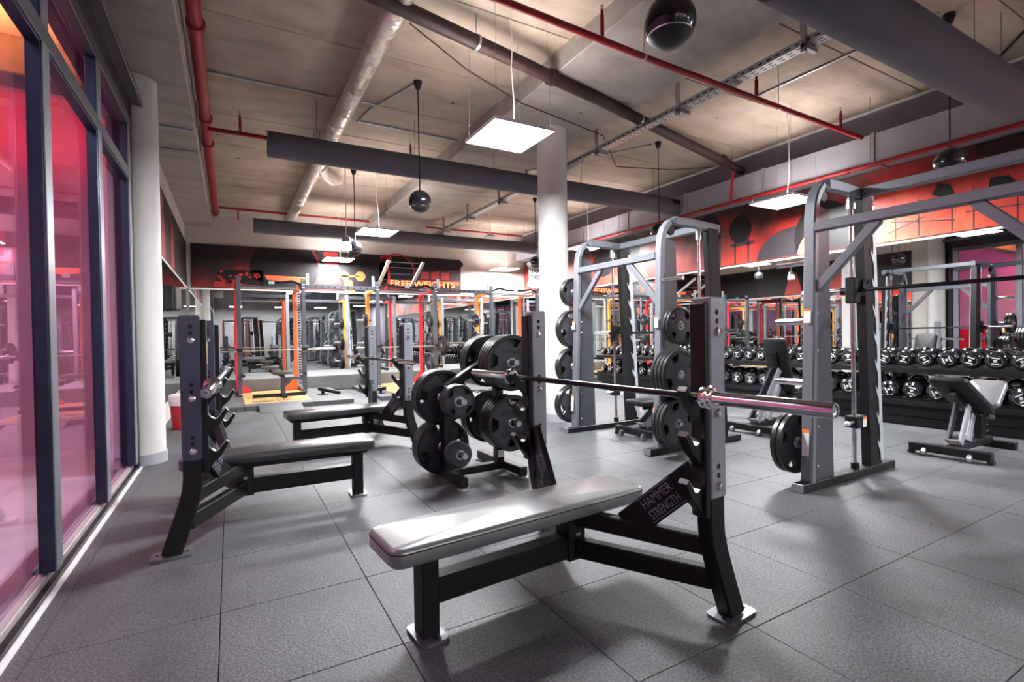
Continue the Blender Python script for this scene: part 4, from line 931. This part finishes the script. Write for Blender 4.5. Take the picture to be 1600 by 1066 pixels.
# ------------------------------------------------------------------ adjustable benches
def adj_bench(label, loc, rz, ang, seat_ang, zp=0.42, hx=0.60, bl=0.82):
    """wheel foot at local x=0 across Y, seat end at +X; back pad rises towards -X by ang degrees"""
    t = thing('adjustable_bench', label, 'weight bench', loc, rz, 'adjustable dumbbell benches')
    MB().lim(-0.035, 0.035, -0.29, 0.29, 0.03, 0.10, 0.005).build('wheel_foot', M_BLK, t)
    for s_ in (-1, 1):
        MB().lathe([(0.0, -0.016), (0.026, -0.016), (0.034, -0.010), (0.034, 0.010), (0.026, 0.016), (0, 0.016)], (-0.06, s_ * 0.16, 0.036), (0, 1, 0), 18).build('wheel', M_STEEL, t)
        MB().lim(-0.035, 0.035, s_ * 0.28 - 0.02, s_ * 0.28 + 0.02, 0.0, 0.03, 0.004).build('foot_cap', M_BLK, t)
    MB().bar((0.03, 0, 0.075), (0.86, 0, 0.075), 0.07, 0.06, ch=0.005).build('main_beam', M_BLK, t)
    MB().lim(0.82, 0.89, -0.20, 0.20, 0.0, 0.07, 0.005).build('rear_foot', M_BLK, t)
    hz = zp
    MB().bar((hx, 0, 0.09), (hx, 0, hz - 0.10), 0.06, 0.10, up=(1, 0, 0), ch=0.005).build('pivot_post', M_BLK, t)
    a = R(ang)
    def bp(d, n_=0.0): return V((hx - 0.06 - d * math.cos(a) - n_ * math.sin(a), 0, hz - 0.03 + d * math.sin(a) - n_ * math.cos(a)))
    Mb = Matrix.Translation(bp(bl / 2)) @ Matrix.Rotation(a, 4, 'Y')
    MB().pad(bl, 0.28, 0.06, 0.045, Mb).build('back_pad', M_VINB, t, ang=60)
    MB().bar(bp(0.05, 0.085), bp(bl * 0.76, 0.085), 0.06, 0.05, up=(0, 1, 0), ch=0.004).build('back_frame', M_BLK, t)
    for s_ in (-1, 1):
        MB().bar(bp(0.30, 0.10) + V((0, s_ * 0.045, 0)), (0.10, s_ * 0.045, 0.12), 0.02, 0.075, up=(1, 0, 0), ch=0.004).build('support_strut', M_GRY if s_ < 0 else M_DGRY, t)
    MB().bar(bp(0.10, 0.11), (0.36, 0.0, 0.11), 0.05, 0.07, up=(1, 0, 0), ch=0.004).build('front_strut', M_GRY, t)
    ld = MB()
    for k in range(5): ld.box((0.10 + 0.03 * k, 0, 0.125 + 0.012 * k), (0.012, 0.09, 0.03), 0.003)
    ld.build('adjustment_ladder', M_STEEL, t)
    MB().cyl((0.06, -0.05, 0.15), (0.06, 0.05, 0.15), 0.010, 10).build('ladder_pin', M_STEEL, t)
    b2 = R(seat_ang)
    Ms = Matrix.Translation(V((hx - 0.03 + 0.16 * math.cos(b2), 0, hz + 0.16 * math.sin(b2)))) @ Matrix.Rotation(-b2, 4, 'Y')
    MB().pad(0.32, 0.28, 0.06, 0.045, Ms).build('seat_pad', M_VING if seat_ang > 30 else M_VIN, t, ang=60)  # steep seat gets paler vinyl: the light on it is put into the colour
    MB().bar((hx, 0, hz - 0.09), V((hx + 0.26 * math.cos(b2), 0, hz - 0.09 + 0.26 * math.sin(b2))), 0.06, 0.05, ch=0.004).build('seat_frame', M_BLK, t)
    bo = MB()
    for zz in (0.18, 0.24, 0.30):
        for s_ in (-1, 1): bo.lathe([(0.012, 0), (0.012, 0.005), (0, 0.01)], (hx, s_ * 0.05, zz), (0, s_, 0), 10)
    bo.build('bolt', M_CHR, t)
    MB().lathe([(0.0, 0), (0.018, 0.004), (0.022, 0.02), (0.018, 0.036), (0, 0.04)], (hx + 0.02, -0.06, hz - 0.12), (0, -1, 0), 12).build('pull_knob', M_STEEL, t)
    return t
adj_bench('inclined adjustable bench with white-lit seat before the dumbbells at right', (5.49, 1.95, 0), R(0), 27, 42, 0.43, 0.66, 0.72)
adj_bench('adjustable bench with its black back pad raised steeply before the dumbbells', (5.06, 3.60, 0), R(3), 74, 12, 0.46, 0.80, 0.66)
adj_bench('flat adjustable bench standing inside the middle smith machine', (3.86, 4.12, 0), R(3), 1, 3, 0.43, 0.72, 0.70)

# ------------------------------------------------------------------ dumbbell racks and dumbbells
def db_rack(y0, y1, label):
    t = thing('dumbbell_rack', label, 'dumbbell rack', (7.22, (y0 + y1) / 2, 0), 0, 'dumbbell racks along the right wall')
    L_ = (y1 - y0) / 2 - 0.01
    MB().lim(-0.22, 0.26, -L_, L_, 0.0, 0.10, 0.006).build('plinth', M_BLK, t)
    MB().lim(-0.20, -0.17, -L_, L_, 0.10, 0.33, 0.004).build('front_panel', M_BLK, t)
    for z_, x_, nm in ((0.30, -0.06, 'lower_tier'), (0.675, 0.02, 'upper_tier')):
        MB().prism([(-0.22, -0.035), (-0.21, -0.05), (0.22, 0.0), (0.22, 0.03), (-0.21, -0.018)], (x_, L_, z_), (1, 0, 0), (0, 0, 1), 2 * L_).build(nm, M_BLK, t)
        MB().prism([(-0.235, -0.055), (-0.215, -0.055), (-0.215, 0.0), (-0.235, 0.0)], (x_, L_, z_), (1, 0, 0), (0, 0, 1), 2 * L_).build('tier_lip', M_BLK, t)
    for k in (-1, 0, 1):
        MB().bar((0.20, k * (L_ - 0.12), 0.08), (0.20, k * (L_ - 0.12), 0.74), 0.06, 0.08, up=(1, 0, 0), ch=0.005).build('rack_post', M_BLK, t)
    return t
db_rack(0.6, 3.3, 'black two-tier dumbbell rack at the right edge before the wall mirror')
db_rack(3.3, 6.0, 'black two-tier dumbbell rack behind the steep adjustable bench')
db_rack(6.0, 8.7, 'farthest black two-tier dumbbell rack behind the middle smith machine')
DB = None
def dumbbell(x, y, z, sc_, spin, label, group):
    global DB
    if DB is None:
        DB = link('dumbbell', None)
        MB().cyl((-0.07, 0, 0), (0.07, 0, 0), 0.016, 12).build('handle', M_CHR, DB)
        for s_ in (-1, 1):
            h = MB().lathe([(0.03, 0.065), (0.062, 0.067), (0.078, 0.085), (0.082, 0.10), (0.082, 0.135), (0.074, 0.155), (0.055, 0.166), (0.050, 0.163), (0.0, 0.163)], (0, 0, 0), (s_, 0, 0), 20).build('head', M_SPK, DB, ang=25)
            lo = MB()
            for dz in (-0.026, 0.026): lo.box((s_ * 0.1645, 0, dz), (0.002, 0.052, 0.013), 0)
            lo.box((s_ * 0.1645, 0, 0), (0.002, 0.022, 0.020), 0)
            lo.build('emblem', M_WHITE, h, smooth=False)
            MB().lathe([(0.047, 0.1632), (0.050, 0.1650), (0.047, 0.1650)], (0, 0, 0), (s_, 0, 0), 20, close=False).build('emblem_ring', M_STEEL, h)
        o = DB
    else: o = dup(DB)
    o.location = (x, y, z); o.scale = (1.0, sc_, sc_); o.rotation_euler = (R(spin), R(-6), 0)
    tag(o, label, 'dumbbell', group)
NTH = ['first', 'second', 'third', 'fourth', 'fifth', 'sixth', 'seventh', 'eighth', 'ninth', 'tenth', 'eleventh', 'twelfth', 'thirteenth', 'fourteenth', 'fifteenth', 'sixteenth', 'seventeenth', 'eighteenth', 'nineteenth', 'twentieth',
       '21st', '22nd', '23rd', '24th', '25th', '26th', '27th', '28th', '29th', '30th', '31st', '32nd', '33rd', '34th', '35th', '36th', '37th', '38th', '39th', '40th']
for tier, (x_, z_) in enumerate(((7.16, 0.395), (7.24, 0.775))):
    n = 0
    nm = 'upper' if tier else 'lower'
    pitch = 0.208 if tier else 0.235
    y_ = 1.70 if tier else 1.66
    while y_ < 8.6:
        if not any(abs(y_ - q) < 0.02 for q in (3.3, 6.0)):
            big = 1.24 - 0.03 * (y_ - 1.5) if tier else 1.36 - 0.035 * (y_ - 1.5)
            big = max(0.95, big)
            dumbbell(x_, y_, z_ + 0.08 * (big - 0.9), big, random.choice((0, 20, 45, 70, -30, 90, 10, 150)) + random.uniform(-8, 8),
                     'black round dumbbell on the %s tier, %s from the right' % (nm, NTH[n]), 'dumbbells on the %s tier' % nm)
            n += 1
        y_ += pitch

# ------------------------------------------------------------------ lifting platforms and power racks
def platform(x0, x1, wx0, wx1, label, ramp):
    t = thing('lifting_platform', label, 'platform', ((x0 + x1) / 2, 9.05, 0), 0, 'lifting platforms under the power racks')
    cx = (x0 + x1) / 2; h = 0.075
    for a, c in ((x0, wx0), (wx1, x1)):
        n = max(1, round((c - a) / 0.5))
        for i in range(n):
            for j in range(3):
                MB().lim(a + (c - a) * i / n + 0.002 - cx, a + (c - a) * (i + 1) / n - 0.002 - cx, 0.83 * j + 0.002, 0.83 * (j + 1) - 0.002, 0, h, 0.003).build('rubber_block', M_RUB2, t, smooth=False)
    MB().lim(wx0 + 0.002 - cx, wx1 - 0.002 - cx, 0.0, 0.33, 0, h, 0.003).build('rubber_border', M_RUB2, t, smooth=False)
    n = 6
    for i in range(n):
        MB().lim(wx0 + (wx1 - wx0) * i / n + 0.0015 - cx, wx0 + (wx1 - wx0) * (i + 1) / n - 0.0015 - cx, 0.332, 2.49, 0, h + 0.002, 0.0015).build('plank', M_WOOD, t, smooth=False)
    text('HAMMER STRENGTH', 0.20, ((wx0 + wx1) / 2 - cx, 0.56, h + 0.002), (1, 0, 0), (0, 1, 0), 'lettering', M_PRB, t, 0.001, (wx1 - wx0) * 0.8, 0.01)
    MB().prism([(0, 0.004), (0.36, 0.004), (0.36, h - 0.004), (0.34, h - 0.004)], (ramp[0] - cx, -0.362, 0), (0, 1, 0), (0, 0, 1), ramp[1] - ramp[0]).build('ramp', M_RUB2, t, smooth=False)
platform(-0.55, 1.88, 0.18, 1.24, 'left lifting platform with wooden centre and dark lettering', (0.38, 1.02))
platform(2.35, 4.62, 2.72, 3.98, 'middle lifting platform with wooden centre behind the farthest bench', (2.9, 3.7))
platform(5.05, 7.3, 5.42, 6.68, 'right lifting platform mostly hidden behind the middle column', (5.6, 6.5))

def power_rack(x0, W, label, oc, spec):
    zb = 0.077
    t = thing('power_rack', label, 'power rack', (x0, 10.60, zb), 0, 'power racks at the back')
    H = 2.25; D = 0.86
    for i, x_ in enumerate((0.0, W)):
        q = 1 if i == 0 else -1
        MB().lim(x_ - 0.038, x_ + 0.038, -0.038, 0.038, 0.0, H, 0.006).build('front_upright', M_DGRY, t)
        MB().lim(x_ - 0.038, x_ + 0.038, D - 0.038, D + 0.038, 0.0, H - 0.05, 0.006).build('rear_upright', M_GRY, t)
        ho = MB()
        for k in range(38):
            z_ = 0.12 + 0.055 * k
            ho.lim(x_ - 0.012, x_ + 0.030, D - 0.0388, D - 0.038, z_, z_ + 0.030)
            ho.lim(x_ + q * 0.038, x_ + q * 0.0388, -0.011, 0.011, z_, z_ + 0.022)
        ho.build('adjustment_holes', M_JOINT, t, smooth=False, kind='stuff')
        ox = x_ - 0.085 if i else x_ - 0.03; yo = D - 0.12
        mm = oc[i]  # one orange-red paint; these tones carry lit and shaded brightness
        o = MB().rect([(ox, yo, 0.0), (ox, yo, 1.92), (ox, yo - 0.012, 1.98), (ox, yo - 0.05, 2.03), (ox, yo - 0.11, 2.06), (ox, yo - 0.20, 2.07), (ox, 0.05, 2.07)], 0.066, 0.07, (0, 1, 0) if False else (1, 0, 0), 0.008).build('curved_upright', mm, t); o['label'] = 'bright orange curved upright' if mm is not M_RED_ORGDIM else 'orange-red curved upright painted in a shaded tone'
        MB().prism([(0, 0), (q * 0.24, 0), (q * 0.24, 0.05), (q * 0.10, 0.16), (0, 0.34)] if q > 0 else [(0, 0), (0, 0.34), (q * 0.10, 0.16), (q * 0.24, 0.05), (q * 0.24, 0)], (ox, yo + 0.012, 0.0), (1, 0, 0), (0, 0, 1), 0.024).build('gusset_foot', mm, t)
        MB().lim(x_ - 0.035, x_ + 0.035, 0.038, D - 0.038, H - 0.15, H - 0.08, 0.005).build('side_beam', M_DGRY, t)
        MB().lim(x_ - 0.035, x_ + 0.035, 0.038, D - 0.038, 0.0, 0.07, 0.005).build('floor_beam', M_DGRY, t)
        MB().lim(x_ - 0.05, x_ + 0.05, -0.085, 0.04, 0.80, 0.845, 0.005).build('bar_catch', mat('bronze_catch', (0.10, 0.05, 0.03), 0.5, metal=0.3), t)
        MB().lim(x_ - 0.05, x_ + 0.05, -0.090, -0.078, 0.845, 0.90, 0.003).build('catch_lip', M_BLK, t)
        MB().rect([(x_ + q * 0.05, -0.04, 0.42), (x_ + q * 0.05, -0.50, 0.42)], 0.04, 0.05, (0, 0, 1)).build('safety_arm', M_BLK, t)
        bo = MB()
        for z_ in (0.05, H - 0.04, H - 0.12, H - 0.18):
            for dx in (-0.016, 0.016): bo.lathe([(0.009, 0), (0.009, 0.006), (0, 0.009)], (x_ + dx, -0.038, z_), (0, -1, 0), 8)
        bo.build('bolt', M_CHR, t)
        for z_ in spec['pegs']:
            out = -1 if i == 0 else 1
            MB().cyl((x_ + out * 0.038, D - 0.20, z_), (x_ + out * 0.30, D - 0.20, z_), 0.022, 12).build('storage_peg', M_STEEL, t)
            MB().lim(x_ - 0.02, x_ + 0.02, D - 0.22, D - 0.03, z_ - 0.025, z_ + 0.025).build('peg_bracket', M_DGRY, t)
    MB().lim(0.038, W - 0.038, D - 0.03, D + 0.03, H - 0.15, H - 0.08, 0.005).build('rear_beam', M_DGRY, t)
    gb = MB(); gb.tube([(0.03, -0.01, H - 0.12), (0.20, -0.02, H - 0.06), (0.42, -0.02, H - 0.10), (W - 0.42, -0.02, H - 0.10), (W - 0.20, -0.02, H - 0.06), (W - 0.03, -0.01, H - 0.12)], 0.026, 10)
    gb.build('pull_up_bar', M_BLK, t)
    MB().tube([(0.04, 0.10, H - 0.19), (W - 0.04, 0.10, H - 0.19)], 0.02, 10).build('inner_grip_bar', M_STEEL, t)
    MB().lim(W / 2 - 0.05, W / 2 + 0.05, -0.055, -0.03, H - 0.13, H - 0.07).build('name_plate', M_GALV, t)
    if spec.get('ladder'):
        ps = [((0.03, 0.0, H - 0.08), (0.05, -0.75, H + 0.34)), ((W * 0.58, 0.0, H - 0.08), (W * 0.58 + 0.02, -0.75, H + 0.34))]
        for p0, p1 in ps: MB().bar(p0, p1, 0.06, 0.05, ch=0.005).build('ladder_rail', M_GALV, t)
        for k in (0.25, 0.5, 0.75, 0.95):
            a = V(ps[0][0]).lerp(V(ps[0][1]), k); c = V(ps[1][0]).lerp(V(ps[1][1]), k)
            MB().tube([a, c], 0.006, 6).build('ladder_rung', M_DGRY, t)
    return t
power_rack(0.145, 1.12, 'power rack over the left wooden platform, with orange uprights', (M_RED_ORGDIM, M_ORG), dict(pegs=()))
power_rack(2.72, 1.28, 'power rack with tilted ladder on top over the middle platform', (M_ORGLIT, M_RED_ORGDIM), dict(pegs=(0.45, 0.95, 1.45), ladder=True))
power_rack(5.42, 1.28, 'power rack partly hidden behind the middle column', (M_ORGLIT, M_ORG), dict(pegs=(0.45, 0.95, 1.45)))
def link_beam(x0, x1, label):
    t = thing('storage_beam', label, 'rack beam', (x0, 10.60, 2.18), 0, 'beams joining the power racks')
    MB().lim(0, x1 - x0, -0.03, 0.03, -0.045, 0.035, 0.005).build('beam', M_DGRY, t)
    n = 9
    for i in range(n):
        MB().cyl(((x1 - x0) * (i + 1.5) / (n + 2), -0.03, -0.01), ((x1 - x0) * (i + 1.5) / (n + 2), -0.07, 0.0), 0.012, 8).build('hook', M_BLK, t)
    for f in (0.03, 0.97): MB().lim((x1 - x0) * f - 0.025, (x1 - x0) * f + 0.025, -0.02, 0.02, 0.035, 0.25).build('beam_post', M_GALV, t)
link_beam(1.31, 2.68, 'dark beam joining the left and middle power racks')
link_beam(4.04, 5.38, 'dark beam joining the middle and right power racks')
barbell('steel barbell racked on the left power rack', (0.75, 10.555, 0.937), R(90), M_STEEL, 'barbells racked on the power racks')
barbell('steel barbell loaded with plates on the middle power rack', (3.36, 10.555, 0.937), R(90), M_STEEL, 'barbells racked on the power racks')
barbell('steel barbell racked on the right power rack behind the column', (6.06, 10.555, 0.937), R(90), M_STEEL, 'barbells racked on the power racks')
gr = 'plates on the middle power rack'
for i, s_ in enumerate(('large', 'large', 'medium')):
    plate(s_, 4.13 + i * 0.044, 10.555, 0.937, '%s black plate, %s on the right end of the middle rack barbell' % (s_, NTH[i]), gr, rz=R(90))
    plate(s_, 2.59 - i * 0.044, 10.555, 0.937, '%s black plate, %s on the left end of the middle rack barbell' % (s_, NTH[i]), gr, rz=R(-90))
for zi, z_ in enumerate((0.45, 0.95, 1.45)):
    for i, s_ in enumerate((('large', 'large'), ('large', 'medium'), ('medium', 'small'))[zi]):
        plate(s_, 4.10 + i * 0.045, 11.26, z_ + 0.077, '%s black plate, %s on peg %s of the middle rack right post' % (s_, NTH[i], ('low', 'middle', 'high')[zi]), gr, rz=R(90))
        plate(s_, 2.62 - i * 0.045, 11.26, z_ + 0.077, '%s black plate, %s on peg %s of the middle rack left post' % (s_, NTH[i], ('low', 'middle', 'high')[zi]), gr, rz=R(-90))
        plate(s_, 5.32 - i * 0.045, 11.26, z_ + 0.077, '%s black plate, %s on peg %s of the right rack' % (s_, NTH[i], ('low', 'middle', 'high')[zi]), 'plates on the right power rack', rz=R(-90))
for i in range(2):
    plate('large', -0.42 - 0.045 * i, 10.9, 0.50, 'large black plate, %s on the bar left of the left power rack' % NTH[i], 'plates left of the left power rack', rz=R(90))
t = thing('bar_holder', 'low black bar stand holding plates beside the left power rack', 'plate rack', (-0.42, 10.9, 0.077))
MB().lim(-0.04, 0.04, -0.20, 0.20, 0.0, 0.05, 0.005).build('foot', M_BLK, t); MB().lim(0.06, 0.12, -0.03, 0.03, 0.0, 0.5, 0.005).build('post', M_BLK, t); MB().lim(-0.04, 0.12, -0.03, 0.03, 0.0, 0.05, 0.004).build('base', M_BLK, t)
MB().cyl((0.08, 0, 0.423), (-0.22, 0, 0.423), 0.022, 12).build('peg', M_STEEL, t)
# small padded utility bench inside the left rack
t = thing('roller_bench', 'small T-shaped bench with two grey pads inside the left power rack', 'weight bench', (0.78, 10.25, 0.077))
MB().lim(-0.45, 0.45, -0.03, 0.03, 0.0, 0.06, 0.005).build('floor_bar', M_BLK, t)
MB().lim(0.02, 0.10, -0.35, 0.05, 0.0, 0.05, 0.005).build('floor_foot', M_BLK, t)
MB().lim(0.02, 0.10, -0.04, 0.04, 0.05, 0.40, 0.005).build('post', M_DGRY, t)
MB().pad(0.36, 0.26, 0.06, 0.04, Tm(0.05, -0.12, 0.48)).build('seat_pad', M_VIN, t, ang=60)
MB().pad(0.30, 0.24, 0.06, 0.04, Tm(-0.14, 0.28, 0.56)).build('rear_pad', M_VIN, t, ang=60)
MB().bar((0.05, -0.1, 0.39), (-0.14, 0.3, 0.47), 0.05, 0.05).build('pad_arm', M_BLK, t)
MB().bar((0.1, 0, 0.33), (0.42, 0.0, 0.33), 0.05, 0.05).build('roller_arm', M_DGRY, t)
MB().cyl((0.42, -0.16, 0.33), (0.42, 0.16, 0.33), 0.045, 16).build('roller', M_VIN, t)
# landmine pivot on the left platform
t = thing('landmine_pivot', 'short black pivot tube lying on the rubber beside the left rack', 'bar holder', (1.52, 10.1, 0.077), R(-55))
MB().lim(-0.07, 0.07, -0.07, 0.07, 0, 0.012, 0.002).build('base', M_BLK, t)
MB().cyl((0, 0, 0.012), (0, 0, 0.08), 0.03, 12).build('pivot', M_BLK, t)
MB().cyl((-0.10, 0.0, 0.10), (0.42, 0, 0.045), 0.033, 14).build('sleeve', M_BLK, t)
t = thing('landmine_pivot', 'short black pivot tube lying on the rubber left of the middle rack', 'bar holder', (2.48, 9.55, 0.077), R(150))
MB().lim(-0.07, 0.07, -0.07, 0.07, 0, 0.012, 0.002).build('base', M_BLK, t)
MB().cyl((0, 0, 0.012), (0, 0, 0.08), 0.03, 12).build('pivot', M_BLK, t)
MB().cyl((-0.10, 0.0, 0.10), (0.34, 0, 0.045), 0.033, 14).build('sleeve', M_BLK, t)

# ------------------------------------------------------------------ left corner: bin, speaker, cable
t = thing('waste_bin', 'red round waste bin with pale liner behind the left column', 'bin', (-0.52, 7.85, 0))
MB().lathe([(0.0, 0.004), (0.165, 0.0), (0.19, 0.38), (0.182, 0.38), (0.16, 0.02)], (0, 0, 0), (0, 0, 1), 32, close=False).build('bucket', M_BIN, t)
MB().lathe([(0.196, 0.31), (0.200, 0.36), (0.198, 0.43), (0.18, 0.445), (0.17, 0.40), (0.15, 0.2)], (0, 0, 0), (0, 0, 1), 32, close=False).build('liner', M_LINER, t)
t = thing('wall_speaker', 'black box loudspeaker mounted on the white left column', 'speaker', (-0.60, 6.72, 1.62), R(-15))
MB().lim(-0.10, 0.10, -0.09, 0.09, -0.14, 0.14, 0.02).build('cabinet', M_CAB, t)
MB().lim(0.06, 0.112, -0.08, 0.08, -0.125, 0.125, 0.01).build('grill', M_GRILL, t)
MB().lim(-0.16, -0.09, -0.03, 0.03, -0.03, 0.03, 0.004).build('bracket', M_BLK, t)

# ------------------------------------------------------------------ machines in the hall behind the viewer, seen in the mirrors
proto = [o for o in bpy.data.objects if o.get('category') == 'smith machine'][0]
for i, (x_, y_) in enumerate(((0.2, -4.6), (2.0, -5.6), (3.3, -4.0), (5.2, -5.9), (0.6, -8.6), (2.6, -8.4), (4.4, -8.5))):
    o = dup(proto, loc=(x_, y_, 0), label='smith machine behind the viewer, seen only in the mirrors', group='machines behind the viewer')
proto = [o for o in bpy.data.objects if o.get('category') == 'power rack'][0]
for i, (x_, y_) in enumerate(((-0.3, -6.4), (1.5, -7.6), (3.9, -7.4))):
    dup(proto, loc=(x_, y_, 0.0), label='power rack behind the viewer, seen only in the mirrors', group='machines behind the viewer')
